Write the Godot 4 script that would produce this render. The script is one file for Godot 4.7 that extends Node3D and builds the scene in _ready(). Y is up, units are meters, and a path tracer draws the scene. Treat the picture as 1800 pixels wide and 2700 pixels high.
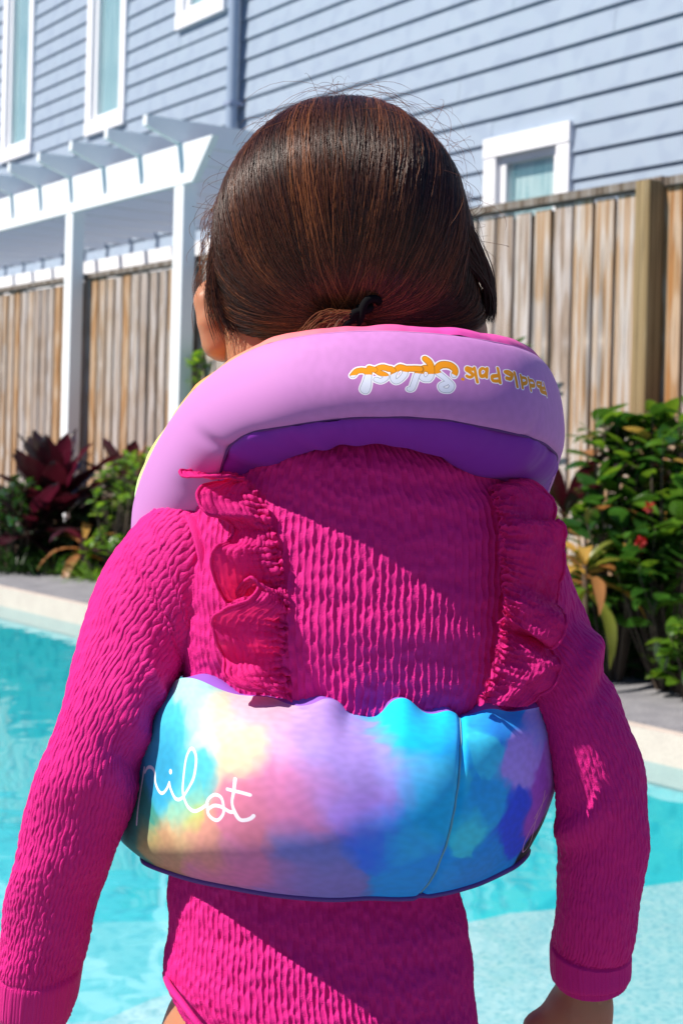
extends Node3D
# A child in a pink ribbed swimsuit and a swim float at the edge of a pool; paling fence, pergola and weatherboard house behind.
# World axes: x along the fence towards the viewer's right, y up, z from the fence towards the pool. The child is built in its own axes (x right, y up, z out of the back).

var rng := RandomNumberGenerator.new()
var noise := FastNoiseLite.new()


func lin(r: float, g: float, b: float) -> Color:
	return Color(r, g, b).linear_to_srgb()


func mat(c: Color, rough := 0.8, spec := 0.5) -> StandardMaterial3D:
	var m := StandardMaterial3D.new()
	m.albedo_color = c
	m.roughness = rough
	m.metallic_specular = spec
	return m


func tag(o: Node3D, label: String, category: String, group := "", kind := "") -> Node3D:
	if label:
		o.set_meta("label", label)
	if category:
		o.set_meta("category", category)
	if group:
		o.set_meta("group", group)
	if kind:
		o.set_meta("kind", kind)
	return o


func thing(called: String, label: String, category: String, at := Vector3.ZERO, turn := 0.0, group := "") -> Node3D:
	var o := Node3D.new()
	o.name = called
	o.position = at
	o.rotation.y = turn
	add_child(o, true)
	return tag(o, label, category, group)


func put(called: String, mesh: Mesh, m: Material, parent: Node, t := Transform3D.IDENTITY) -> MeshInstance3D:
	var o := MeshInstance3D.new()
	o.name = called
	o.mesh = mesh
	if m:
		o.material_override = m
	o.transform = t
	parent.add_child(o, true)
	return o


func at(x: float, y: float, z: float) -> Transform3D:
	return Transform3D(Basis.IDENTITY, Vector3(x, y, z))


# ---- meshes ----
func array_mesh(v: PackedVector3Array, n: PackedVector3Array, idx: PackedInt32Array, uv := PackedVector2Array(), col := PackedColorArray(), into: ArrayMesh = null) -> ArrayMesh:
	var a := []
	a.resize(Mesh.ARRAY_MAX)
	a[Mesh.ARRAY_VERTEX] = v
	a[Mesh.ARRAY_NORMAL] = n
	a[Mesh.ARRAY_INDEX] = idx
	if uv.size():
		a[Mesh.ARRAY_TEX_UV] = uv
	if col.size():
		a[Mesh.ARRAY_COLOR] = col
	var m := into if into else ArrayMesh.new()
	m.add_surface_from_arrays(Mesh.PRIMITIVE_TRIANGLES, a)
	return m


func grid_normals(p: PackedVector3Array, nu: int, nv: int, wrap: bool) -> PackedVector3Array:
	var n := PackedVector3Array()
	n.resize(p.size())
	for j in nv:
		var j0 := maxi(j - 1, 0) * nu
		var j1 := mini(j + 1, nv - 1) * nu
		for i in nu:
			var i0 := i - 1
			var i1 := i + 1
			if wrap:
				i0 = nu - 2 if i == 0 else i0
				i1 = 1 if i == nu - 1 else i1
			else:
				i0 = maxi(i0, 0)
				i1 = mini(i1, nu - 1)
			n[j * nu + i] = (p[j1 + i] - p[j0 + i]).cross(p[j * nu + i1] - p[j * nu + i0]).normalized()
	return n


# a sheet of nu by nv points, u running first; front faces look along dv x du
func grid_mesh(p: PackedVector3Array, nu: int, nv: int, wrap := false, uv := PackedVector2Array(), col := PackedColorArray(), flip := false, into: ArrayMesh = null) -> ArrayMesh:
	var n := grid_normals(p, nu, nv, wrap)
	if flip:
		for i in n.size():
			n[i] = -n[i]
	var idx := PackedInt32Array()
	idx.resize((nu - 1) * (nv - 1) * 6)
	var k := 0
	for j in nv - 1:
		for i in nu - 1:
			var a := j * nu + i
			var b := a + 1
			var c := a + nu
			var d := c + 1
			if flip:
				idx[k] = a; idx[k + 1] = c; idx[k + 2] = b
				idx[k + 3] = b; idx[k + 4] = c; idx[k + 5] = d
			else:
				idx[k] = a; idx[k + 1] = b; idx[k + 2] = c
				idx[k + 3] = b; idx[k + 4] = d; idx[k + 5] = c
			k += 6
	return array_mesh(p, n, idx, uv, col, into)


# a polygon in x and y drawn out along z from z0 to z1, flat shaded
func extrude(poly: PackedVector2Array, z0: float, z1: float, st: SurfaceTool = null) -> ArrayMesh:
	var own := st == null
	if own:
		st = SurfaceTool.new()
		st.begin(Mesh.PRIMITIVE_TRIANGLES)
	if Geometry2D.is_polygon_clockwise(poly):
		poly.reverse()
	var tri := Geometry2D.triangulate_polygon(poly)
	var quad := func(a: Vector3, b: Vector3, c: Vector3, n: Vector3) -> void:
		st.set_smooth_group(-1)
		if (c - a).cross(b - a).dot(n) < 0.0:
			var t := b
			b = c
			c = t
		st.set_normal(n)
		st.add_vertex(a)
		st.set_normal(n)
		st.add_vertex(b)
		st.set_normal(n)
		st.add_vertex(c)
	for k in tri.size() / 3:
		var q := [poly[tri[k * 3]], poly[tri[k * 3 + 1]], poly[tri[k * 3 + 2]]]
		quad.call(Vector3(q[0].x, q[0].y, z1), Vector3(q[1].x, q[1].y, z1), Vector3(q[2].x, q[2].y, z1), Vector3.BACK)
		quad.call(Vector3(q[0].x, q[0].y, z0), Vector3(q[1].x, q[1].y, z0), Vector3(q[2].x, q[2].y, z0), Vector3.FORWARD)
	for i in poly.size():
		var a := poly[i]
		var b := poly[(i + 1) % poly.size()]
		var n := Vector3(b.y - a.y, a.x - b.x, 0).normalized()
		quad.call(Vector3(a.x, a.y, z0), Vector3(b.x, b.y, z0), Vector3(b.x, b.y, z1), n)
		quad.call(Vector3(a.x, a.y, z0), Vector3(b.x, b.y, z1), Vector3(a.x, a.y, z1), n)
	return st.commit() if own else null


func rect(x0: float, y0: float, x1: float, y1: float) -> PackedVector2Array:
	return PackedVector2Array([Vector2(x0, y0), Vector2(x1, y0), Vector2(x1, y1), Vector2(x0, y1)])


# a box with its long edges broken
func post_mesh(w: float, h: float, d: float, b := 0.006) -> ArrayMesh:
	var x := w / 2
	var z := d / 2
	var m := extrude(PackedVector2Array([Vector2(-x + b, -z), Vector2(x - b, -z), Vector2(x, -z + b), Vector2(x, z - b), Vector2(x - b, z), Vector2(-x + b, z), Vector2(-x, z - b), Vector2(-x, -z + b)]), 0, h)
	return turned(m, Basis(Vector3.RIGHT, -PI / 2))


func turned(m: ArrayMesh, b: Basis) -> ArrayMesh:
	var st := SurfaceTool.new()
	st.begin(Mesh.PRIMITIVE_TRIANGLES)
	st.append_from(m, 0, Transform3D(b, Vector3.ZERO))
	return st.commit()


func cr(p: Array, t: float) -> Vector3:
	var n := p.size() - 1
	t = clampf(t, 0.0, n - 1e-6)
	var i := int(t)
	var f := t - i
	var p0: Vector3 = p[maxi(i - 1, 0)]
	var p1: Vector3 = p[i]
	var p2: Vector3 = p[i + 1]
	var p3: Vector3 = p[mini(i + 2, n)]
	return p1.cubic_interpolate(p2, p0, p3, f)


func tube(pts: Array, r0: float, r1: float, sides := 8, steps := 0, squash := 1.0) -> ArrayMesh:
	var n := steps if steps else pts.size() * 4
	var p := PackedVector3Array()
	var side := Vector3.ZERO
	for j in n + 1:
		var t := float(j) / n
		var c := cr(pts, t * (pts.size() - 1))
		var d := (cr(pts, t * (pts.size() - 1) + 0.05) - cr(pts, t * (pts.size() - 1) - 0.05)).normalized()
		side = d.cross(Vector3.UP if absf(d.y) < 0.9 else Vector3.RIGHT).normalized() if side == Vector3.ZERO else (side - d * side.dot(d)).normalized()
		var up := side.cross(d)
		var r := lerpf(r0, r1, t)
		for i in sides + 1:
			var a := TAU * i / sides
			p.append(c + (side * cos(a) + up * sin(a) * squash) * r)
	return grid_mesh(p, sides + 1, n + 1, true)


func patch_at(g: Array, s: float, t: float) -> Vector3:
	var col := []
	for row in g:
		col.append(cr(row, s))
	return cr(col, t)


func n2(x: float, y: float) -> float:
	return noise.get_noise_2d(x, y)


func smooth01(a: float, b: float, x: float) -> float:
	return smoothstep(a, b, x)


# ---- computed pictures of materials ----
func wood_picture(a: Color, b: Color, c: Color, shift: float) -> ImageTexture:
	var im := Image.create(256, 512, false, Image.FORMAT_RGB8)
	for yy in 512:
		for xx in 256:
			# folded over so that the picture joins on to itself
			var y := 256.0 - absf(yy - 256.0)
			var x := 128.0 - absf(xx - 128.0)
			var wob := n2(y * 0.25, x * 0.1 + shift) * 6.0
			var broad := n2((x + wob) * 4.5 + shift, y * 0.16) * 0.5 + 0.5
			var fine := n2((x + wob) * 15.0, y * 0.5 + shift) * 0.5 + 0.5
			var worn := n2(x * 2.2 + 50.0, y * 0.8 + shift * 2.0) * 0.5 + 0.5
			var col := a.lerp(b, smoothstep(0.35, 0.65, broad)).lerp(c, smoothstep(0.45, 0.8, fine) * 0.55).lerp(c, smoothstep(0.5, 0.8, worn) * 0.6)
			col = col.darkened(0.35 * smoothstep(0.62, 0.9, n2((x + wob) * 28.0, y * 0.9 + 70.0) * 0.5 + 0.5))
			var knot := n2(x * 0.9 + shift * 3.0, y * 0.3 + 900.0)
			if knot > 0.62:
				col = col.darkened((knot - 0.62) * 1.5)
			im.set_pixel(xx, yy, col)
	return ImageTexture.create_from_image(im)


func speckle_picture(a: Color, b: Color, c: Color, coarse: float, fine: float) -> ImageTexture:
	var im := Image.create(512, 512, false, Image.FORMAT_RGB8)
	for y in 512:
		for x in 512:
			var p := n2(x * coarse, y * coarse) * 0.5 + 0.5
			var q := n2(x * fine + 300.0, y * fine) * 0.5 + 0.5
			im.set_pixel(x, y, a.lerp(b, p).lerp(c, smoothstep(0.55, 0.8, q)))
	return ImageTexture.create_from_image(im)


func world_tex(m: StandardMaterial3D, t: Texture2D, sc: Vector3) -> StandardMaterial3D:
	m.albedo_texture = t
	m.uv1_triplanar = true
	m.uv1_world_triplanar = true
	m.uv1_scale = sc
	return m


func noise_tex(freq: float, size: int, as_normal: bool, strength := 4.0, octaves := 3) -> NoiseTexture2D:
	var f := FastNoiseLite.new()
	f.seed = 11
	f.frequency = freq
	f.fractal_octaves = octaves
	var t := NoiseTexture2D.new()
	t.width = size
	t.height = size
	t.seamless = true
	t.noise = f
	t.as_normal_map = as_normal
	t.bump_strength = strength
	return t


# a stroke of a pen into a picture, in the picture's 0..1 measures
func pen(im: Image, pts: Array, r: float, c: Color, aspect: float, split := [], below := Color.WHITE) -> void:
	var w := im.get_width()
	var h := im.get_height()
	for k in pts.size() - 1:
		var steps := 5
		for q in steps:
			var f0 := float(k) + float(q) / steps
			var a3 := cr(pts, f0)
			var b3 := cr(pts, f0 + 1.0 / steps)
			var a := Vector2(a3.x * w, a3.y * h)
			var b := Vector2(b3.x * w, b3.y * h)
			var rx := r * w
			var ry := r * w * aspect
			for y in range(int(minf(a.y, b.y) - ry - 1), int(maxf(a.y, b.y) + ry + 2)):
				for x in range(int(minf(a.x, b.x) - rx - 1), int(maxf(a.x, b.x) + rx + 2)):
					if x < 0 or y < 0 or x >= w or y >= h:
						continue
					var p := Vector2(x + 0.5, (y + 0.5) / aspect)
					var a2 := Vector2(a.x, a.y / aspect)
					var b2 := Vector2(b.x, b.y / aspect)
					var d := Geometry2D.get_closest_point_to_segment(p, a2, b2).distance_to(p)
					var cover := clampf(rx - d + 0.5, 0.0, 1.0)
					if cover > 0.0:
						var ink := c
						if split.size():
							var line := cr(split, clampf((x / float(w) - split[0].x) / (split[-1].x - split[0].x), 0, 1) * (split.size() - 1)).y
							ink = below if y / float(h) > line else c
						im.set_pixel(x, y, im.get_pixel(x, y).lerp(ink, cover))


# ---- skin: bones as tapered capsules and ellipsoids joined with a smooth minimum, meshed as surface nets ----
func skin_net(parts: Array, cell: float, k: float, out_p: PackedVector3Array, out_n: PackedVector3Array, out_i: PackedInt32Array, out_c: PackedColorArray, paint: Callable) -> void:
	var lo := Vector3.ONE * 9.0
	var hi := Vector3.ONE * -9.0
	for b in parts:
		var r: float = maxf(b[2], b[3]) if b.size() == 4 else maxf(b[1].x, maxf(b[1].y, b[1].z))
		var ends: Array = [b[0], b[1]] if b.size() == 4 else [b[0]]
		for e in ends:
			lo = lo.min(e - Vector3.ONE * r)
			hi = hi.max(e + Vector3.ONE * r)
	lo -= Vector3.ONE * cell * 2.5
	hi += Vector3.ONE * cell * 2.5
	var nx := int((hi.x - lo.x) / cell) + 2
	var ny := int((hi.y - lo.y) / cell) + 2
	var nz := int((hi.z - lo.z) / cell) + 2
	var f := PackedFloat32Array()
	f.resize(nx * ny * nz)
	f.fill(1.0)
	for b in parts:
		var cap: bool = b.size() == 4
		var pa: Vector3 = b[0]
		var pb: Vector3 = b[1] if cap else b[0]
		var rr: Vector3 = Vector3.ONE * maxf(b[2], b[3]) if cap else b[1]
		var l := ((pa.min(pb) - rr - Vector3.ONE * (k + cell * 2) - lo) / cell).floor()
		var h := ((pa.max(pb) + rr + Vector3.ONE * (k + cell * 2) - lo) / cell).ceil()
		var ab := pb - pa
		var len2 := maxf(ab.length_squared(), 1e-9)
		var least := minf(rr.x, minf(rr.y, rr.z))
		for z in range(maxi(0, int(l.z)), mini(nz - 1, int(h.z)) + 1):
			for y in range(maxi(0, int(l.y)), mini(ny - 1, int(h.y)) + 1):
				var row := (z * ny + y) * nx
				for x in range(maxi(0, int(l.x)), mini(nx - 1, int(h.x)) + 1):
					var p := lo + Vector3(x, y, z) * cell
					var d := 0.0
					if cap:
						var t := clampf((p - pa).dot(ab) / len2, 0.0, 1.0)
						d = p.distance_to(pa + ab * t) - lerpf(b[2], b[3], t)
					else:
						d = (((p - pa) / rr).length() - 1.0) * least
					var o := f[row + x]
					var q := maxf(k - absf(o - d), 0.0) / k
					f[row + x] = minf(o, d) - q * q * k * 0.25
	var base := out_p.size()
	var at_cell := {}
	var steps := [0, 1, nx, nx + 1, nx * ny, nx * ny + 1, nx * ny + nx, nx * ny + nx + 1]
	var corner := [Vector3(0, 0, 0), Vector3(1, 0, 0), Vector3(0, 1, 0), Vector3(1, 1, 0), Vector3(0, 0, 1), Vector3(1, 0, 1), Vector3(0, 1, 1), Vector3(1, 1, 1)]
	var edges := [[0, 1], [2, 3], [4, 5], [6, 7], [0, 2], [1, 3], [4, 6], [5, 7], [0, 4], [1, 5], [2, 6], [3, 7]]
	for z in nz - 1:
		for y in ny - 1:
			for x in nx - 1:
				var o := (z * ny + y) * nx + x
				if absf(f[o]) > cell * 2.0:
					continue
				var ins := 0
				for s in steps:
					ins += 1 if f[o + s] < 0.0 else 0
				if ins == 0 or ins == 8:
					continue
				var sum := Vector3.ZERO
				var cnt := 0
				for e in edges:
					var fa := f[o + steps[e[0]]]
					var fb := f[o + steps[e[1]]]
					if (fa < 0.0) != (fb < 0.0):
						sum += (corner[e[0]] as Vector3).lerp(corner[e[1]], fa / (fa - fb))
						cnt += 1
				at_cell[o] = out_p.size()
				var p := lo + (Vector3(x, y, z) + sum / cnt) * cell
				out_p.append(p)
				out_n.append(Vector3(f[o + 1] - f[o], f[o + nx] - f[o], f[o + nx * ny] - f[o]).normalized())
				out_c.append(paint.call(p))
	var ax := [1, nx, nx * ny]
	for o in at_cell:
		for d in 3:
			var u: int = ax[(d + 1) % 3]
			var w: int = ax[(d + 2) % 3]
			if (f[o] < 0.0) == (f[o + ax[d]] < 0.0):
				continue
			if not (at_cell.has(o - u) and at_cell.has(o - w) and at_cell.has(o - u - w)):
				continue
			var a: int = at_cell[o]
			var b: int = at_cell[o - u]
			var c: int = at_cell[o - u - w]
			var e: int = at_cell[o - w]
			if f[o] < 0.0:
				out_i.append_array([a, c, b, a, e, c])
			else:
				out_i.append_array([a, b, c, a, c, e])
	# normals of the finished faces
	var acc := PackedVector3Array()
	acc.resize(out_p.size())
	for t in out_i.size() / 3:
		var i0 := out_i[t * 3]
		var i1 := out_i[t * 3 + 1]
		var i2 := out_i[t * 3 + 2]
		if i0 < base:
			continue
		var n := (out_p[i2] - out_p[i0]).cross(out_p[i1] - out_p[i0])
		acc[i0] += n
		acc[i1] += n
		acc[i2] += n
	for i in range(base, out_p.size()):
		out_n[i] = acc[i].normalized()


func make_body(parent: Node3D) -> void:
	var p := PackedVector3Array()
	var n := PackedVector3Array()
	var ix := PackedInt32Array()
	var c := PackedColorArray()
	var skin := Color(0.56, 0.25, 0.135)
	var tone := func(q: Vector3) -> Color:
		return skin * (1.0 + 0.08 * n2(q.x * 900.0, q.y * 900.0 + q.z * 500.0))
	# trunk, legs, arms
	var bones := [
		[Vector3(0.0049, 0.8921, 0), Vector3(0.0038, 0.9357, 0), .047, .045],
		[Vector3(0.0058, 0.8543, 0), Vector3(0.0049, 0.8921, 0), .06, .05],
		[Vector3(-0.0521, 0.8412, 0), Vector3(0.0904, 0.8448, 0), .036, .036],
		[Vector3(-0.0395, 0.8037, 0), Vector3(0.0797, 0.8067, 0), .044, .044],
		[Vector3(-0.0375, 0.7319, 0.005), Vector3(0.0753, 0.7347, 0.005), .044, .044],
		[Vector3(-0.0413, 0.6436, 0), Vector3(0.0488, 0.6459, 0), .044, .044],
		[Vector3(-0.0561, 0.5625, 0.01), Vector3(0.0447, 0.565, 0.01), .042, .042],
		[Vector3(-0.0519, 0.5444, 0), Vector3(-0.0591, 0.4832, 0), .036, .048],
		[Vector3(-0.0591, 0.4832, 0), Vector3(-0.0522, 0.2584, -0.01), .048, .036],
		[Vector3(-0.0522, 0.2584, -0.01), Vector3(-0.0409, 0.0472, 0), .034, .021],
		[Vector3(-0.0401, 0.0389, 0.01), Vector3(-0.047, -0.0751, -0.09), .022, .014],
		[Vector3(0.0397, 0.5467, 0), Vector3(0.0487, 0.4771, 0), .036, .047],
		[Vector3(0.0487, 0.4771, 0), Vector3(0.0516, 0.261, -0.01), .047, .036],
		[Vector3(0.0516, 0.261, -0.01), Vector3(0.0536, 0.0495, 0), .034, .021],
		[Vector3(0.0534, 0.0412, 0.01), Vector3(0.0629, -0.0723, -0.09), .022, .014],
		[Vector3(-0.089, 0.8054, 0), Vector3(-0.145, 0.718, 0.022), .024, .021],
		[Vector3(-0.145, 0.718, 0.022), Vector3(-0.157, 0.6637, 0.033), .021, .021],
		[Vector3(-0.157, 0.6637, 0.033), Vector3(-0.1805, 0.5811, 0.006), .021, .020],
		[Vector3(-0.1805, 0.5811, 0.006), Vector3(-0.2011, 0.4695, -0.03), .020, .0205],
		[Vector3(0.1146, 0.8076, 0), Vector3(0.1574, 0.7109, 0.006), .024, .021],
		[Vector3(0.1574, 0.7109, 0.006), Vector3(0.1763, 0.6662, 0.01), .021, .022],
		[Vector3(0.1763, 0.6662, 0.01), Vector3(0.1783, 0.519, -0.02), .022, .0175],
	]
	skin_net(bones, 0.008, 0.02, p, n, ix, c, tone)
	# head: skull, cheeks, jaw, brow, nose, lips, ears, neck
	var face := func(q: Vector3) -> Color:
		var t: Color = tone.call(q)
		for sx in [-1.0, 1.0]:
			var eye := Vector3(q.x - 0.0005 - sx * 0.028, q.y - 1.0113, 0)
			if q.z < -0.06 and Vector2(eye.x, eye.y * 1.8).length() < 0.011:
				t = Color(0.75, 0.73, 0.7) if Vector2(eye.x, eye.y).length() > 0.0055 else Color(0.03, 0.015, 0.01)
			if q.z < -0.05 and absf(eye.x) < 0.018 and absf(eye.y - 0.018 + eye.x * eye.x * 12.0) < 0.003:
				t = Color(0.04, 0.02, 0.015)
		if q.z < -0.07 and absf(q.x - 0.0005) < 0.018 and absf(q.y - 0.9683) < 0.0065:
			t = Color(0.45, 0.13, 0.11)
		return t
	var head := [
		[Vector3(-0.0002, 1.036, 0), Vector3(.073, .073, .080)],
		[Vector3(0.0008, 0.9988, -0.02), Vector3(.076, .058, .064)],
		[Vector3(-0.0172, 0.9887, -0.045), Vector3(.034, .034, .034)], [Vector3(0.0194, 0.9896, -0.045), Vector3(.034, .034, .034)],
		[Vector3(0.0018, 0.9628, -0.052), Vector3(.03, .022, .026)],
		[Vector3(-0.0446, 0.9752, -0.018), Vector3(-0.027, 0.9592, -0.04), .028, .024], [Vector3(0.047, 0.977, -0.012), Vector3(0.0306, 0.9607, -0.04), .03, .024],
		[Vector3(0.0006, 1.0147, -0.083), Vector3(0.0011, 0.9963, -0.096), .0055, .0095], [Vector3(-0.0036, 0.9943, -0.089), Vector3(0.0059, 0.9945, -0.089), .006, .006],
		[Vector3(-0.0048, 0.9772, -0.083), Vector3(0.0079, 0.9776, -0.083), .005, .005], [Vector3(-0.0037, 0.9715, -0.082), Vector3(0.0071, 0.9718, -0.082), .006, .006],
		[Vector3(-0.0301, 1.0184, -0.067), Vector3(.012, .009, .01)], [Vector3(0.031, 1.0199, -0.067), Vector3(.012, .009, .01)],
		[Vector3(-0.0303, 1.0276, -0.066), Vector3(-0.0201, 1.0287, -0.073), .008, .008], [Vector3(0.0307, 1.0291, -0.066), Vector3(0.0206, 1.0298, -0.073), .008, .008],
		[Vector3(0.0049, 0.8892, 0), Vector3(0.0004, 0.9534, -0.005), .047, .045],
		[Vector3(-0.0548, 0.9575, -0.008), Vector3(-0.0395, 0.9201, 0), .029, .03], [Vector3(0.0648, 0.961, -0.008), Vector3(0.0507, 0.9224, 0), .032, .03],
	]
	skin_net(head, 0.004, 0.012, p, n, ix, c, face)
	var ear := [
		[Vector3(-0.0844, 0.9742, -0.006), Vector3(.009, .020, .013)], [Vector3(-0.0932, 0.9797, 0.002), Vector3(-0.0903, 0.9651, 0.004), .0042, .0042], [Vector3(-0.0903, 0.9651, 0.004), Vector3(-0.0851, 0.9504, 0), .0042, .005],
		[Vector3(-0.0932, 0.9797, 0.002), Vector3(-0.0905, 0.9846, -0.006), .0042, .0042], [Vector3(-0.0905, 0.9846, -0.006), Vector3(-0.0829, 0.9813, -0.014), .004, .004], [Vector3(-0.0851, 0.9504, 0), Vector3(-0.0814, 0.9485, -0.006), .006, .006],
		[Vector3(-0.0827, 0.9782, -0.012), Vector3(-0.0748, 0.9578, -0.012), .014, .016],
	]
	skin_net(ear, 0.0025, 0.011, p, n, ix, c, tone)
	var ear2 := [
		[Vector3(0.0843, 0.9785, -0.008), Vector3(.008, .020, .013)], [Vector3(0.0896, 0.9848, -0.004), Vector3(0.0882, 0.9642, -0.002), .0042, .0042], [Vector3(0.0882, 0.9642, -0.002), Vector3(0.0841, 0.955, -0.006), .0045, .006],
		[Vector3(0.0822, 0.9823, -0.012), Vector3(0.0768, 0.9616, -0.012), .014, .016],
	]
	skin_net(ear2, 0.0025, 0.006, p, n, ix, c, tone)
	# hands: palm, four fingers of three bones each, a thumb
	for hand in [[Vector3(0.1746, 0.5121, -0.022), Vector3(0.1712, 0.4638, -0.03), -1.0], [Vector3(-0.2065, 0.4664, -0.03), Vector3(-0.2134, 0.4133, -0.04), 1.0]]:
		var w: Vector3 = hand[0]
		var m: Vector3 = hand[1]
		var sx: float = hand[2]
		var dn := (m - w).normalized()
		var across := Vector3(sx, 0, 0.25 * sx).slide(dn).normalized()
		var palm := across.cross(dn) * sx
		var hb := [
			[w - dn * 0.012, w + dn * 0.012, .0185, .018],
			[w + dn * 0.008 - across * 0.004, m - across * 0.012, .0165, .0125], [w + dn * 0.008 + across * 0.004, m + across * 0.012, .0165, .012], [w + dn * 0.01, m, .0155, .012],
		]
		skin_net(hb + [[w + dn * 0.012 + across * 0.012, w + dn * 0.030 + across * 0.027, .0115, .0095], [w + dn * 0.030 + across * 0.027, w + dn * 0.047 + across * 0.031, .0088, .0078], [w + dn * 0.047 + across * 0.031, w + dn * 0.060 + across * 0.028, .0076, .0062]], 0.003, 0.008, p, n, ix, c, tone)
		for fi in 4:
			var root := m + across * (0.0165 - 0.011 * fi) - dn * (0.004 if fi in [0, 3] else 0.0)
			var length: float = [0.036, 0.041, 0.038, 0.030][fi]
			var dir := (dn + across * (0.10 - 0.07 * fi)).normalized()
			var chain := [[root - dn * 0.012, root, .0075, .0068]]
			var q := root
			for seg in 3:
				dir = (dir + palm * (0.20 + 0.16 * seg)).normalized()
				var e: Vector3 = q + dir * length * [0.45, 0.31, 0.24][seg]
				chain.append([q, e, .0066 - 0.0006 * seg, .0061 - 0.0007 * seg])
				q = e
			skin_net(chain, 0.003, 0.003, p, n, ix, c, tone)
	var m := mat(Color.WHITE, 0.48, 0.5)
	m.vertex_color_use_as_albedo = true
	m.subsurf_scatter_enabled = true
	m.subsurf_scatter_strength = 0.25
	m.backlight_enabled = true
	m.backlight = lin(0.5, 0.12, 0.035)
	put("body", array_mesh(p, n, ix, PackedVector2Array(), c), m, parent)


# ---- crinkled knit: rounded ridges with deep narrow valleys, wandering and pinched along their length ----
func ridge(x: float) -> float:
	var f := absf(x - roundf(x)) * 2.0
	return 1.0 - pow(f, 3.6)


func crinkle(across: float, along: float, seed_: float, wander := 0.30) -> float:
	var wob := wander * n2(along * 8600.0, across * 30.0 + seed_) + 0.4 * wander * n2(along * 19000.0, across * 60.0 + seed_)
	var rib := across + wob
	return ridge(rib) * (0.80 + 0.60 * n2(along * 13000.0 + 77.0, roundf(rib) * 71.0 + seed_))


func knit() -> StandardMaterial3D:
	var m := mat(lin(0.69, 0.018, 0.23), 0.7, 0.3)
	m.rim_enabled = true
	m.rim = 0.16
	m.rim_tint = 0.6
	m.heightmap_enabled = true
	m.heightmap_texture = noise_tex(0.16, 256, false, 1.0, 2)
	m.heightmap_scale = 0.045
	m.uv1_triplanar = true
	m.uv1_scale = Vector3(24, 24, 24)
	m.backlight_enabled = true
	m.backlight = lin(0.12, 0.008, 0.02)
	return m


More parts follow.
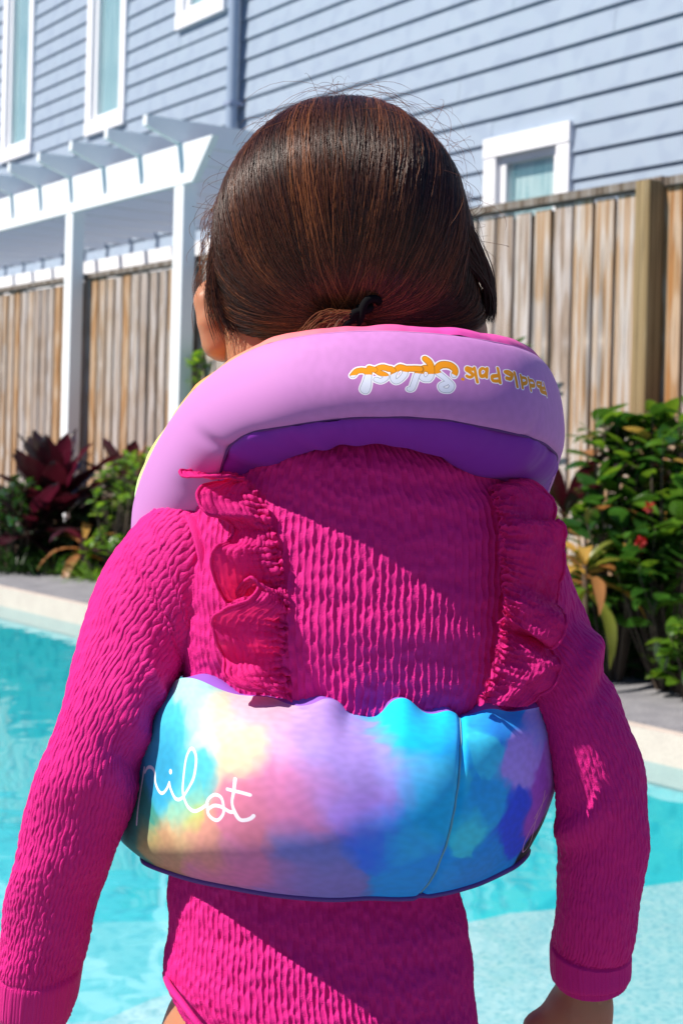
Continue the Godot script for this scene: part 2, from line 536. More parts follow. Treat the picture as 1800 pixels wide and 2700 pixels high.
# rows of [left, right, depth behind, depth before], from the neck down
func make_suit(parent: Node3D, pink: Material) -> MeshInstance3D:
	var rows := [
		[Vector3(-0.0389, 0.8983, 0), Vector3(0.0483, 0.9005, 0), 0.05, 0.05], [Vector3(-0.0706, 0.8859, 0), Vector3(0.0878, 0.8898, 0), 0.07, 0.055], [Vector3(-0.0907, 0.8729, 0), Vector3(0.1114, 0.8779, 0), 0.079, 0.06], [Vector3(-0.0991, 0.859, 0), Vector3(0.1219, 0.8645, 0), 0.081, 0.06], [Vector3(-0.105, 0.8399, 0), Vector3(0.1335, 0.8459, 0), 0.083, 0.062], [Vector3(-0.1081, 0.802, 0), Vector3(0.1373, 0.8081, 0), 0.086, 0.064],
		[Vector3(-0.1059, 0.7584, 0), Vector3(0.1346, 0.7644, 0), 0.087, 0.066], [Vector3(-0.101, 0.7265, 0), Vector3(0.1305, 0.7323, 0), 0.083, 0.067], [Vector3(-0.0982, 0.6859, 0), Vector3(0.1117, 0.6911, 0), 0.076, 0.067], [Vector3(-0.1024, 0.6421, 0), Vector3(0.0948, 0.647, 0), 0.064, 0.068], [Vector3(-0.1063, 0.6013, 0), Vector3(0.0865, 0.6061, 0), 0.066, 0.07],
		[Vector3(-0.1075, 0.5692, 0), Vector3(0.0902, 0.5742, 0), 0.073, 0.07], [Vector3(-0.1091, 0.5401, 0), Vector3(0.0956, 0.5452, 0), 0.08, 0.068], [Vector3(-0.1058, 0.5242, 0), Vector3(0.0983, 0.5293, 0), 0.083, 0.066], [Vector3(-0.0979, 0.5113, 0), Vector3(0.0998, 0.5162, 0), 0.085, 0.064], [Vector3(-0.0835, 0.4942, 0), Vector3(0.1011, 0.4988, 0), 0.086, 0.062], [Vector3(-0.0604, 0.4744, 0), Vector3(0.099, 0.4784, 0), 0.084, 0.06], [Vector3(-0.0308, 0.4548, 0), Vector3(0.0448, 0.4567, 0), 0.078, 0.056], [Vector3(-0.0159, 0.4435, 0), Vector3(0.0161, 0.4443, 0), 0.07, 0.052],
	]
	var na := 800
	var nl := 400
	var cols := [[], []]
	for r in rows:
		cols[0].append(r[0])
		cols[1].append(r[1])
	var zs := []
	for r in rows:
		zs.append(Vector3(r[2], r[3], 0))
	var p := PackedVector3Array()
	var ribs := 140.0
	# angles at even steps of cloth round a middle row, finer on the back than on the belly
	var turn := PackedFloat32Array()
	for half_ in [[0.0, 640], [PI, 160]]:
		var run := PackedFloat32Array([0.0])
		var prev := Vector2.ZERO
		for k in 2001:
			var a: float = half_[0] + PI * k / 2000.0
			var q := Vector2(0.122 * signf(cos(a)) * pow(absf(cos(a)), 0.92), 0.08 * pow(absf(sin(a)), 0.9))
			if k:
				run.append(run[-1] + q.distance_to(prev))
			prev = q
		var k2 := 0
		for i in half_[1]:
			while run[k2 + 1] < run[2000] * i / half_[1]:
				k2 += 1
			turn.append(half_[0] + PI * (k2 + (run[2000] * i / half_[1] - run[k2]) / (run[k2 + 1] - run[k2])) / 2000.0)
	turn.append(TAU)
	for j in nl:
		var t := float(j) / (nl - 1) * (rows.size() - 1)
		var l := cr(cols[0], t)
		var r := cr(cols[1], t)
		var zz := cr(zs, t)
		var mid := (l + r) / 2
		var half := (r - l) / 2
		for i in na + 1:
			var a: float = turn[i]
			var ca := cos(a)
			var sa := sin(a)
			var q := mid + half * signf(ca) * pow(absf(ca), 0.92)
			q.z += (zz.x if sa > 0 else -zz.y) * pow(absf(sa), 0.9)
			p.append(q)
	var n := grid_normals(p, na + 1, nl, true)
	for j in nl:
		for i in na + 1:
			var k := j * (na + 1) + i
			var y := p[k].y
			var across := (minf(i % na, 640) / 1280.0 + maxf(i % na - 640, 0) / 320.0) * ribs
			var d := 0.0017 * crinkle(across, y, 5.0, 0.15)
			var x := p[k].x
			d += 0.0016 * n2(x * 1400.0 + y * 900.0, y * 700.0 + 40.0) + 0.0012 * n2(x * 700.0, y * 4200.0)
			if p[k].z > 0.0:
				d += 0.004 * exp(-pow((y - 0.7336) / 0.012, 2)) * (0.4 + n2(x * 2600.0, 9.0))
			p[k] += n[k] * d
	var o := put("swimsuit", grid_mesh(p, na + 1, nl, true), pink, parent)
	# bindings of the leg openings
	put("leg_hem", tube([Vector3(-0.1083, 0.5299, 0), Vector3(-0.1008, 0.5401, 0.045), Vector3(-0.0889, 0.5394, 0.072), Vector3(-0.0752, 0.5304, 0.086), Vector3(-0.0535, 0.5116, 0.086), Vector3(-0.0255, 0.491, 0.08)], .0022, .0022, 8, 40), pink, o)
	put("leg_hem", tube([Vector3(0.0981, 0.4798, 0), Vector3(0.0908, 0.4955, 0.045), Vector3(0.0793, 0.4992, 0.066), Vector3(0.0546, 0.4951, 0.076), Vector3(0.0147, 0.4825, 0.074)], .0035, .0035, 8, 40), pink, o)
	return o


# stations of [outer point, inner point, depth]
func make_sleeve(suit: Node3D, st: Array, pink: Material, folds: Array, seed_: float, cuff_at: float) -> void:
	var na := 520
	var nl := 310
	var po := []
	var pi := []
	var dz := []
	for s in st:
		po.append(s[0])
		pi.append(s[1])
		dz.append(Vector3(s[2], 0, 0))
	var p := PackedVector3Array()
	var lens := PackedFloat32Array()
	var total := 0.0
	var last := Vector3.ZERO
	for j in nl:
		var t := float(j) / (nl - 1) * (st.size() - 1)
		var o := cr(po, t)
		var q := cr(pi, t)
		var mid := (o + q) / 2
		var half := (o - q) / 2
		var down := (cr(po, t + 0.1) + cr(pi, t + 0.1) - cr(po, t - 0.1) - cr(pi, t - 0.1)).normalized()
		var dep := half.cross(down).normalized()
		if dep.z < 0:
			dep = -dep
		dep *= cr(dz, t).x
		if j:
			total += mid.distance_to(last)
		last = mid
		lens.append(total)
		for i in na + 1:
			var a := TAU * i / na
			p.append(mid + half * cos(a) + dep * signf(sin(a)) * pow(absf(sin(a)), 0.9))
	var n := grid_normals(p, na + 1, nl, true)
	var flip := false
	var probe := (nl / 2) * (na + 1) + na / 4
	if n[probe].z < 0.0:
		flip = true
	for j in nl:
		for i in na + 1:
			var k := j * (na + 1) + i
			var across := float(i % na) / na * 66.0
			var al := lens[j]
			var st_t := float(j) / (nl - 1) * (st.size() - 1)
			var ang := TAU * (i % na) / na
			var d := -0.0010 + 0.0011 * crinkle(across, al, seed_, 0.32)
			d += 0.0022 * n2(cos(ang) * 40.0 + seed_ * 9.0, al * 1500.0 + sin(ang) * 60.0)
			for f in folds:  # [place along, angle, width along, spread of angle, height, slant]
				var da := wrapf(ang - f[1], -PI, PI)
				var x: float = (al - f[0] - da * f[5]) / f[2]
				d += f[4] * exp(-x * x) * exp(-pow(da / f[3], 2))
			if st_t > cuff_at:
				d = 0.0006 + 0.0005 * crinkle(across, al * 0.1, seed_)
				d -= 0.0010 * exp(-pow((st_t - cuff_at) / 0.06, 2))
			p[k] += (-n[k] if flip else n[k]) * d
	var o2 := put("sleeve", grid_mesh(p, na + 1, nl, true, PackedVector2Array(), PackedColorArray(), flip), pink, suit)
	o2.set_meta("arm", seed_)


# a gathered frill: each point of its free edge belongs to the point of the same number on the gathering seam
func make_ruffle(suit: Node3D, base: Array, edge: Array, pink: Material, ribs: float) -> void:
	var ns := 340
	var nt := 64
	var front := PackedVector3Array()
	for j in nt:
		var t := float(j) / (nt - 1)
		for i in ns:
			var s := float(i) / (ns - 1)
			var b := cr(base, s * (base.size() - 1))
			var e := cr(edge, s * (edge.size() - 1))
			var tang := (cr(base, s * (base.size() - 1) + 0.3) - cr(base, s * (base.size() - 1) - 0.3)).normalized()
			var axis := (e - b).normalized()
			var lift := axis.cross(tang).normalized()
			lift = -lift if lift.z < 0.0 else lift
			var q := b.lerp(e, t) + lift * 0.003 * sin(t * PI * 0.85)
			# gathers at the seam
			var g := exp(-t * 4.5)
			var along := b.y * 1000.0
			q += lift * 0.0024 * g * (sin(along * 1.5 + 2.0 * n2(along * 6.0, 7.0)) + n2(along * 18.0, t * 500.0))
			q += tang * 0.0022 * g * n2(along * 24.0, t * 700.0 + 50.0)
			q += lift * 0.0026 * n2(along * 7.0, t * 200.0)
			front.append(q)
	var n := grid_normals(front, ns, nt, false)
	var f2 := PackedVector3Array()
	f2.resize(front.size())
	for j in nt:
		var t := float(j) / (nt - 1)
		for i in ns:
			var k := j * ns + i
			f2[k] = front[k] + n[k] * 0.0011 * crinkle(t * ribs * 1.35, float(i) / ns * 0.3, 90.0)
	var o := put("ruffle", grid_mesh(f2, ns, nt), pink, suit)
	var rim := []
	for i in ns:
		rim.append(f2[(nt - 1) * ns + i])
	put("ruffle_edge", tube(rim, .0010, .0010, 6, 600), pink, o)


# ---- hair ----
var hair_sl := []
var hair_sr := []


func scalp(d: Vector3, lift: float) -> Vector3:
	var y := clampf((d.y + 1.0) / 2.0 * 10.0, 0.0, 10.0)
	var sx := cr(hair_sl if d.x < 0 else hair_sr, y).x
	var c := Vector3(-0.0002, 1.0346, 0)
	var up := 0.0808 if d.y > 0 else 0.0890
	return c + Vector3(d.x * (sx + lift), d.y * (up + lift), d.z * (0.088 + lift))


func make_hair(parent: Node3D) -> void:
	for x in [560, 445, 362, 333, 308, 297, 290, 284, 281, 280, 295]:
		hair_sl.append(Vector3(x * 0.000291, 0, 0))
	for x in [620, 505, 396, 325, 298, 283, 270, 268, 264, 256, 252]:
		hair_sr.append(Vector3(x * 0.000291, 0, 0))
	# the mass of the hair: a cap with fine combed grooves
	var tie := Vector3(0.03, -0.77, 0.64).normalized()
	var u := tie.cross(Vector3.UP).normalized()
	var w := u.cross(tie)
	var na := 400
	var nr := 90
	var p := PackedVector3Array()
	var col := PackedColorArray()
	for j in nr:
		var th := lerpf(0.02, 2.05, float(j) / (nr - 1))
		for i in na + 1:
			var a := TAU * (i % na) / na
			var d := (tie * cos(th) + (u * cos(a) + w * sin(a)) * sin(th)).normalized()
			if d.z < -0.35 and d.y < 0.4:  # keep off the face
				d = Vector3(d.x, d.y, -0.35).normalized()
			p.append(scalp(d, -0.0015 + 0.0012 * n2(i * 7.0, 3.0) + 0.0006 * n2(i * 40.0, th * 30.0)))
			var tone := 0.8 + 0.5 * n2(i * 9.0, th * 60.0)
			col.append(Color(0.021 * tone, 0.0085 * tone, 0.0055 * tone))
	var m := mat(Color.WHITE, 0.42, 0.5)
	m.vertex_color_use_as_albedo = true
	var gn := grid_normals(p, na + 1, nr, true)
	var hair_flip: bool = gn[30 * (na + 1) + 10].dot(p[30 * (na + 1) + 10] - Vector3(-0.0002, 1.0346, 0)) < 0.0
	var o := put("hair", grid_mesh(p, na + 1, nr, true, PackedVector2Array(), col, hair_flip), m, parent)
	# strands
	var v := PackedVector3Array()
	var nn := PackedVector3Array()
	var cc := PackedColorArray()
	var ix := PackedInt32Array()
	var lock := func(pts: PackedVector3Array, radial: PackedVector3Array, width: float, c: Color) -> void:
		var k := pts.size()
		var b := v.size()
		for j in k:
			var t := (pts[mini(j + 1, k - 1)] - pts[maxi(j - 1, 0)]).normalized()
			var out := radial[j]
			var side := t.cross(out).normalized()
			var taper := width * minf(1.0, minf(j + 0.4, (k - 1 - j) * 0.5 + 0.25))
			v.append(pts[j] - side * taper)
			v.append(pts[j] + out * taper * 0.8)
			v.append(pts[j] + side * taper)
			nn.append((out * 0.6 - side).normalized())
			nn.append(out)
			nn.append((out * 0.6 + side).normalized())
			for q in 3:
				cc.append(c)
			if j < k - 1:
				var e := b + j * 3
				for q in 2:
					ix.append_array([e + q, e + q + 3, e + q + 1, e + q + 1, e + q + 3, e + q + 4])
	var dark := Color(0.010, 0.0042, 0.0030)
	var mid := Color(0.082, 0.0245, 0.0095)
	var copper := Color(0.27, 0.092, 0.030)
	var made := 0
	while made < 14000:
		var s := Vector3(rng.randfn(), rng.randfn(), rng.randfn()).normalized()
		var edge := rng.randf() < 0.6
		if s.dot(tie) > (0.25 if edge else 0.93):
			continue
		if s.z < -0.45 or (s.y < 0.5 and s.z < -0.18) or s.y < -0.95:
			continue
		if s.y < -0.66 and s.z < 0.05:
			continue
		made += 1
		var azimuth := atan2(s.dot(w), s.dot(u))
		var clump := 0.6 * n2(azimuth * 700.0, 20.0) + 0.5 * n2(azimuth * 2600.0, 90.0)
		var tone := clump * 1.0 + rng.randf_range(-0.28, 0.28)
		var c := dark.lerp(mid, clampf(tone * 1.1 + 0.38, 0.0, 1.0))
		if tone > 0.50:
			c = c.lerp(copper, rng.randf() * 0.8)
		var lift := rng.randf_range(-0.0004, 0.0018) + 0.0012 * clump
		var sag := (0.22 * absf(s.x) + rng.randf_range(-0.05, 0.05)) * (1.0 if s.y > -0.5 else 0.1)
		var spread := Vector3(rng.randf_range(-1, 1), rng.randf_range(-1, 1), 0) * 0.10
		var goal := (tie + spread + u * 0.05 * clump).normalized()
		var k := 15
		var pts := PackedVector3Array()
		var rad := PackedVector3Array()
		var stop := 1.0 if edge or rng.randf() < 0.7 else rng.randf_range(0.5, 0.95)
		var wav := rng.randf_range(-1.0, 1.0) * 0.022
		for j in k:
			var t := float(j) / (k - 1) * stop
			var tt := t * t * (3.0 - 2.0 * t) * 0.35 + t * 0.65
			var d := s.slerp(goal, tt)
			d = (d + Vector3(0, -1, 0) * sag * sin(PI * tt) + u * wav * sin(t * 7.0 + made)).normalized()
			var q := scalp(d, lift * (1.0 - 0.3 * t) + 0.0012 * n2(t * 120.0 + made * 3.1, made * 1.7))
			pts.append(q)
			rad.append(Vector3(d.x, d.y, d.z * 1.1).normalized())
		lock.call(pts, rad, rng.randf_range(0.00011, 0.00027), c)
	# the tail that leaves the tie and goes down inside the collar
	for i in 420:
		var a := Vector3(0.0044, 0.9636, 0.066) + Vector3(rng.randf_range(-1, 1) * 0.010, rng.randf_range(-1, 1) * 0.006, rng.randf_range(0, 0.008))
		var e := Vector3(-0.0199, 0.9463, 0.064) + Vector3(rng.randf_range(-1, 1) * 0.012, rng.randf_range(-1, 1) * 0.010, rng.randf_range(-0.006, 0.006))
		var pts := PackedVector3Array()
		var rad := PackedVector3Array()
		for j in 9:
			var t := j / 8.0
			pts.append(a.lerp(e, t) + Vector3(0, 0.006 * sin(t * PI), 0.010 * sin(t * PI)))
			rad.append(Vector3(0, 0.35, 1).normalized())
		lock.call(pts, rad, 0.0004, mid.lerp(copper, rng.randf() * 0.4))
	# a tuft that falls free at the lower right
	for i in 500:
		var a := scalp(Vector3(1, rng.randf_range(-0.42, 0.0), rng.randf_range(0.05, 0.5)).normalized(), 0.001)
		var e := Vector3(0.0957, 0.9786, -0.005) + Vector3(rng.randf_range(-0.008, 0.001), rng.randf_range(-0.010, 0.004), rng.randf_range(-0.012, 0.012))
		var pts := PackedVector3Array()
		var rad := PackedVector3Array()
		for j in 9:
			var t := j / 8.0
			pts.append(a.lerp(e, t) + Vector3(0.007 * sin(t * PI * 0.8), 0, 0.004 * sin(t * PI)))
			rad.append(Vector3(0.8, 0, 0.6))
		lock.call(pts, rad, rng.randf_range(0.0002, 0.0004), dark.lerp(mid, rng.randf() * 0.5))
	# loose hairs that stand off the head against the light
	for i in 110:
		var ang := rng.randf_range(-0.15, PI + 0.25)
		var d := Vector3(cos(ang), sin(ang), rng.randf_range(-0.15, 0.35)).normalized()
		var d2 := (d + Vector3(rng.randf_range(-0.9, 0.9), rng.randf_range(-0.6, 0.2), rng.randf_range(0, 0.5))).normalized()
		var high := rng.randf_range(0.002, 0.015) * (1.0 if rng.randf() < 0.7 else 1.6)
		var pts := PackedVector3Array()
		var rad := PackedVector3Array()
		for j in 10:
			var t := j / 9.0
			var dd := d.slerp(d2, t * 0.8)
			pts.append(scalp(dd, 0.001 + high * sin(t * PI * 0.62)))
			rad.append(Vector3(0, 0, 1))
		lock.call(pts, rad, rng.randf_range(0.00007, 0.00013), mid.lerp(copper, rng.randf()))
	for i in 220:  # locks that fall over the top of the left ear
		var a := scalp(Vector3(-1, rng.randf_range(-0.5, -0.1), rng.randf_range(0.0, 0.35)).normalized(), 0.0005)
		var e := Vector3(-0.0773, 0.9562, 0.012) + Vector3(rng.randf_range(-0.008, 0.016), rng.randf_range(-0.008, 0.014), rng.randf_range(-0.01, 0.012))
		var pts := PackedVector3Array()
		var rad := PackedVector3Array()
		for j in 9:
			var t := j / 8.0
			pts.append(a.lerp(e, t) + Vector3(-0.005 * sin(t * PI), 0, 0.006 * sin(t * PI)))
			rad.append(Vector3(-0.7, 0, 0.7))
		lock.call(pts, rad, rng.randf_range(0.00014, 0.0003), dark.lerp(mid, rng.randf()))
	for i in 60:  # wisps by the left temple and above the ear
		var a := scalp(Vector3(-1, rng.randf_range(-0.45, 0.35), rng.randf_range(-0.1, 0.15)).normalized(), 0.0)
		var e := a + Vector3(rng.randf_range(-0.012, -0.001), rng.randf_range(-0.05, -0.015), rng.randf_range(-0.01, 0.01))
		var pts := PackedVector3Array()
		var rad := PackedVector3Array()
		for j in 8:
			var t := j / 7.0
			pts.append(a.lerp(e, t) + Vector3(-0.006 * sin(t * PI), 0, 0))
			rad.append(Vector3(0, 0, 1))
		lock.call(pts, rad, rng.randf_range(0.00008, 0.00015), mid.lerp(copper, rng.randf()))
	var ms := mat(Color.WHITE, 0.36, 0.40)
	ms.vertex_color_use_as_albedo = true
	put("strands", array_mesh(v, nn, ix, PackedVector2Array(), cc), ms, o)
	# the elastic
	var band := mat(lin(0.005, 0.005, 0.006), 0.9, 0.2)
	var coil := []
	for i in 40:
		var t := i / 39.0
		var a := t * TAU * 3.0
		var c := Vector3(0.0001, 0.9602, 0.067).lerp(Vector3(0.015, 0.9721, 0.065), t)
		coil.append(c + Vector3(0.013 * cos(a) * 0.7, 0.013 * cos(a) * 0.75, 0.011 * sin(a)) + Vector3(0.002 * sin(a * 3.1), 0.002 * cos(a * 2.3), 0))
	put("hair_tie", tube(coil, .0026, .0026, 8, 200), band, parent)


func make_person() -> void:
	var o := thing("person", "small child seen from behind in a magenta ribbed long-sleeved swimsuit, dark hair tied low", "person", Vector3(-0.7782, 0, 3.4951), deg_to_rad(55.0))
	make_body(o)
	var pink := knit()
	var suit := make_suit(o, pink)
	make_sleeve(suit, [
		[Vector3(-0.1004, 0.8614, 0.01), Vector3(-0.0737, 0.7738, 0), .040], [Vector3(-0.1117, 0.8547, 0.01), Vector3(-0.0842, 0.7531, 0), .043], [Vector3(-0.1277, 0.8371, 0.01), Vector3(-0.0917, 0.7407, 0), .044], [Vector3(-0.146, 0.8109, 0.012), Vector3(-0.1034, 0.7308, 0.005), .042], [Vector3(-0.161, 0.7756, 0.02), Vector3(-0.111, 0.7156, 0.02), .037], [Vector3(-0.1701, 0.7387, 0.03), Vector3(-0.1182, 0.7015, 0.032), .034],
		[Vector3(-0.1785, 0.7027, 0.034), Vector3(-0.123, 0.6811, 0.038), .032], [Vector3(-0.188, 0.6725, 0.032), Vector3(-0.126, 0.6554, 0.036), .031], [Vector3(-0.1988, 0.6376, 0.024), Vector3(-0.134, 0.6302, 0.027), .030], [Vector3(-0.2084, 0.6031, 0.014), Vector3(-0.1457, 0.6041, 0.014), .030], [Vector3(-0.2174, 0.5636, 0), Vector3(-0.1574, 0.5628, 0), .029], [Vector3(-0.2231, 0.5335, -0.01), Vector3(-0.1655, 0.532, -0.01), .0285], [Vector3(-0.2271, 0.5039, -0.022), Vector3(-0.1717, 0.5029, -0.022), .0275], [Vector3(-0.2223, 0.5034, -0.022), Vector3(-0.1764, 0.5022, -0.022), .024],
	], pink, [[.125, 2.4, .010, .8, .006, .012], [.150, 2.6, .009, .7, -.004, .012], [.165, 1.6, .012, .9, .003, -.010], [.095, 2.2, .008, .6, .004, .01], [.10, .9, .012, .6, -.003, .01]], 13.0, 11.0)
	make_sleeve(suit, [
		[Vector3(0.1162, 0.8629, 0), Vector3(0.1008, 0.7781, 0), .040], [Vector3(0.1324, 0.8517, 0), Vector3(0.1144, 0.7581, 0), .042], [Vector3(0.1447, 0.8258, 0), Vector3(0.1265, 0.738, 0), .042], [Vector3(0.1575, 0.7888, 0.004), Vector3(0.1319, 0.7207, 0), .040], [Vector3(0.1655, 0.7664, 0.008), Vector3(0.1356, 0.7073, 0.005), .038], [Vector3(0.1791, 0.7397, 0.01), Vector3(0.1401, 0.6854, 0.01), .035],
		[Vector3(0.1932, 0.7102, 0.012), Vector3(0.1449, 0.6659, 0.012), .033], [Vector3(0.2043, 0.6812, 0.012), Vector3(0.1482, 0.6493, 0.012), .032], [Vector3(0.2077, 0.6526, 0.01), Vector3(0.1495, 0.631, 0.01), .031], [Vector3(0.2085, 0.6098, 0.002), Vector3(0.1506, 0.6019, 0.002), .030], [Vector3(0.2071, 0.5692, -0.006), Vector3(0.1515, 0.5655, -0.006), .029], [Vector3(0.2038, 0.5487, -0.012), Vector3(0.1507, 0.5509, -0.012), .027], [Vector3(0.2034, 0.5332, -0.014), Vector3(0.1522, 0.529, -0.014), .0265], [Vector3(0.1993, 0.5325, -0.014), Vector3(0.1569, 0.5285, -0.014), .023],
	], pink, [[.105, .35, .008, .8, .007, .006], [.122, .3, .006, .7, -.004, .0], [.185, 2.5, .010, .9, .005, .012], [.20, 2.0, .012, .8, -.003, .01], [.345, 2.8, .006, .6, .004, .0], [.23, 1.0, .02, .5, .003, .03]], 29.0, 11.0)
	var frill: StandardMaterial3D = pink.duplicate()
	frill.backlight = lin(0.62, 0.02, 0.10)
	make_ruffle(suit, [Vector3(-0.0603, 0.8645, 0.066), Vector3(-0.06, 0.864, 0.067), Vector3(-0.0588, 0.8627, 0.067), Vector3(-0.0577, 0.8614, 0.068), Vector3(-0.0565, 0.8601, 0.069), Vector3(-0.055, 0.8583, 0.07), Vector3(-0.053, 0.8563, 0.071), Vector3(-0.0498, 0.8525, 0.074), Vector3(-0.0458, 0.8473, 0.076), Vector3(-0.0431, 0.8408, 0.078), Vector3(-0.0414, 0.8369, 0.079), Vector3(-0.0391, 0.8317, 0.08), Vector3(-0.037, 0.8265, 0.081), Vector3(-0.0358, 0.8213, 0.081), Vector3(-0.034, 0.8134, 0.082), Vector3(-0.0327, 0.8055, 0.082), Vector3(-0.0318, 0.8002, 0.082), Vector3(-0.0314, 0.7962, 0.082), Vector3(-0.0311, 0.7922, 0.082), Vector3(-0.0307, 0.7881, 0.081), Vector3(-0.0304, 0.7841, 0.081), Vector3(-0.03, 0.7788, 0.081), Vector3(-0.0295, 0.7722, 0.081), Vector3(-0.0291, 0.764, 0.08), Vector3(-0.0284, 0.7546, 0.079), Vector3(-0.0282, 0.7464, 0.078), Vector3(-0.028, 0.7382, 0.077), Vector3(-0.0279, 0.73, 0.076)],
		[Vector3(-0.07, 0.8688, 0.04), Vector3(-0.0853, 0.8706, 0.055), Vector3(-0.0986, 0.8667, 0.063), Vector3(-0.0952, 0.8624, 0.076), Vector3(-0.0796, 0.8643, 0.086), Vector3(-0.067, 0.8659, 0.078), Vector3(-0.0701, 0.8618, 0.071), Vector3(-0.0828, 0.858, 0.078), Vector3(-0.0867, 0.8535, 0.086), Vector3(-0.0812, 0.8434, 0.091), Vector3(-0.069, 0.8397, 0.078), Vector3(-0.0642, 0.8335, 0.076), Vector3(-0.0671, 0.8258, 0.081), Vector3(-0.0757, 0.8222, 0.094), Vector3(-0.0762, 0.8119, 0.091), Vector3(-0.0719, 0.7974, 0.078), Vector3(-0.0656, 0.7892, 0.071), Vector3(-0.0589, 0.8, 0.086), Vector3(-0.0524, 0.805, 0.094), Vector3(-0.048, 0.8008, 0.091), Vector3(-0.0533, 0.7934, 0.096), Vector3(-0.0676, 0.7878, 0.096), Vector3(-0.0749, 0.7804, 0.091), Vector3(-0.0732, 0.7678, 0.086), Vector3(-0.0682, 0.7547, 0.078), Vector3(-0.0677, 0.7469, 0.091), Vector3(-0.0587, 0.7414, 0.094), Vector3(-0.0445, 0.7372, 0.088)], frill, 8.0)
	make_ruffle(suit, [Vector3(0.0943, 0.8629, 0.064), Vector3(0.095, 0.8597, 0.066), Vector3(0.0957, 0.8558, 0.068), Vector3(0.0965, 0.8506, 0.071), Vector3(0.0977, 0.8454, 0.074), Vector3(0.0982, 0.8428, 0.075), Vector3(0.0986, 0.839, 0.077), Vector3(0.0992, 0.831, 0.078), Vector3(0.0997, 0.8219, 0.08), Vector3(0.1004, 0.814, 0.081), Vector3(0.1008, 0.8074, 0.081), Vector3(0.1012, 0.8034, 0.081), Vector3(0.1016, 0.7981, 0.081), Vector3(0.1014, 0.7927, 0.081), Vector3(0.1014, 0.786, 0.08), Vector3(0.1013, 0.7806, 0.08), Vector3(0.1012, 0.7778, 0.079), Vector3(0.1008, 0.7725, 0.079), Vector3(0.099, 0.7643, 0.078), Vector3(0.0975, 0.756, 0.077), Vector3(0.0942, 0.7449, 0.075), Vector3(0.0882, 0.7306, 0.074)],
		[Vector3(0.1047, 0.8652, 0.048), Vector3(0.1204, 0.866, 0.044), Vector3(0.1323, 0.8594, 0.04), Vector3(0.1367, 0.8484, 0.04), Vector3(0.1358, 0.8389, 0.044), Vector3(0.137, 0.8421, 0.054), Vector3(0.141, 0.837, 0.054), Vector3(0.1422, 0.8245, 0.052), Vector3(0.1414, 0.8105, 0.05), Vector3(0.1399, 0.799, 0.046), Vector3(0.1389, 0.7889, 0.043), Vector3(0.1408, 0.7856, 0.06), Vector3(0.1421, 0.7797, 0.07), Vector3(0.1398, 0.7719, 0.072), Vector3(0.1331, 0.7635, 0.068), Vector3(0.128, 0.7658, 0.048), Vector3(0.1256, 0.7666, 0.045), Vector3(0.1343, 0.7617, 0.056), Vector3(0.1396, 0.7547, 0.066), Vector3(0.1378, 0.7461, 0.068), Vector3(0.13, 0.7364, 0.068), Vector3(0.1183, 0.7271, 0.066)], frill, 10.0)
	# the flat seam where the left sleeve is set in
	put("armhole_seam", tube([Vector3(-0.1088, 0.8542, 0.01), Vector3(-0.1009, 0.8474, 0.028), Vector3(-0.0917, 0.8345, 0.043), Vector3(-0.085, 0.8172, 0.05), Vector3(-0.0812, 0.7953, 0.05), Vector3(-0.0804, 0.7742, 0.047), Vector3(-0.0828, 0.7565, 0.04)], .0052, .0052, 10, 60, 0.35), pink, suit)
	make_hair(o)


# ---- the swim float: a padded collar and a padded belt in soft neoprene ----
var collar_p := [Vector3(-0.0991, 0.7304, -0.125), Vector3(-0.1109, 0.7823, -0.085), Vector3(-0.1145, 0.8215, -0.04), Vector3(-0.0963, 0.8607, 0.005), Vector3(-0.0658, 0.8977, 0.05), Vector3(-0.0335, 0.9153, 0.078), Vector3(0.0037, 0.9229, 0.088), Vector3(0.0461, 0.923, 0.085), Vector3(0.0822, 0.9168, 0.068), Vector3(0.1057, 0.9095, 0.03), Vector3(0.1165, 0.8992, -0.015), Vector3(0.1186, 0.8697, -0.06), Vector3(0.1113, 0.8127, -0.11)]
var collar_q := [Vector3(0.026, 0.034, 0), Vector3(0.028, 0.038, 0), Vector3(0.03, 0.041, 0.0349), Vector3(0.032, 0.038, 0.1047), Vector3(0.034, 0.033, 0.2094), Vector3(0.036, 0.0355, 0.3142), Vector3(0.036, 0.0345, 0.384), Vector3(0.036, 0.036, 0.3491), Vector3(0.036, 0.042, 0.2793), Vector3(0.035, 0.047, 0.2094), Vector3(0.033, 0.046, 0.1047), Vector3(0.03, 0.04, 0.0349), Vector3(0.026, 0.034, 0)]


func collar_at(t: float, phi: float) -> Vector3:
	var c := cr(collar_p, t)
	var q := cr(collar_q, t)
	var d := (cr(collar_p, t + 0.02) - cr(collar_p, t - 0.02)).normalized()
	var o := d.cross(Vector3.UP).normalized()
	var up := o.cross(d)
	var o2 := o * cos(q.z) + up * sin(q.z)
	var u2 := up * cos(q.z) - o * sin(q.z)
	var cs := cos(phi)
	var sn := sin(phi)
	return c + o2 * q.x * signf(cs) * pow(absf(cs), 0.85) + u2 * q.y * signf(sn) * pow(absf(sn), 0.85)


# the lower seam slips to the inside where the float runs forward over the shoulder
func seam_at(t: float, phi: float) -> float:
	if phi > 1.0:
		return phi  # hidden inside edge of the top panel
	return phi - 0.42 * (1.0 - smoothstep(2.0, 4.4, t)) if phi > 0.0 else phi - 1.25 * (1.0 - smoothstep(2.6, 4.9, t)) - 0.40 * exp(-pow((t - 5.9) / 1.7, 2))


func neoprene(m: StandardMaterial3D) -> StandardMaterial3D:
	m.roughness = 0.68
	m.metallic_specular = 0.4
	m.rim_enabled = true
	m.rim = 0.08
	m.rim_tint = 0.4
	return m


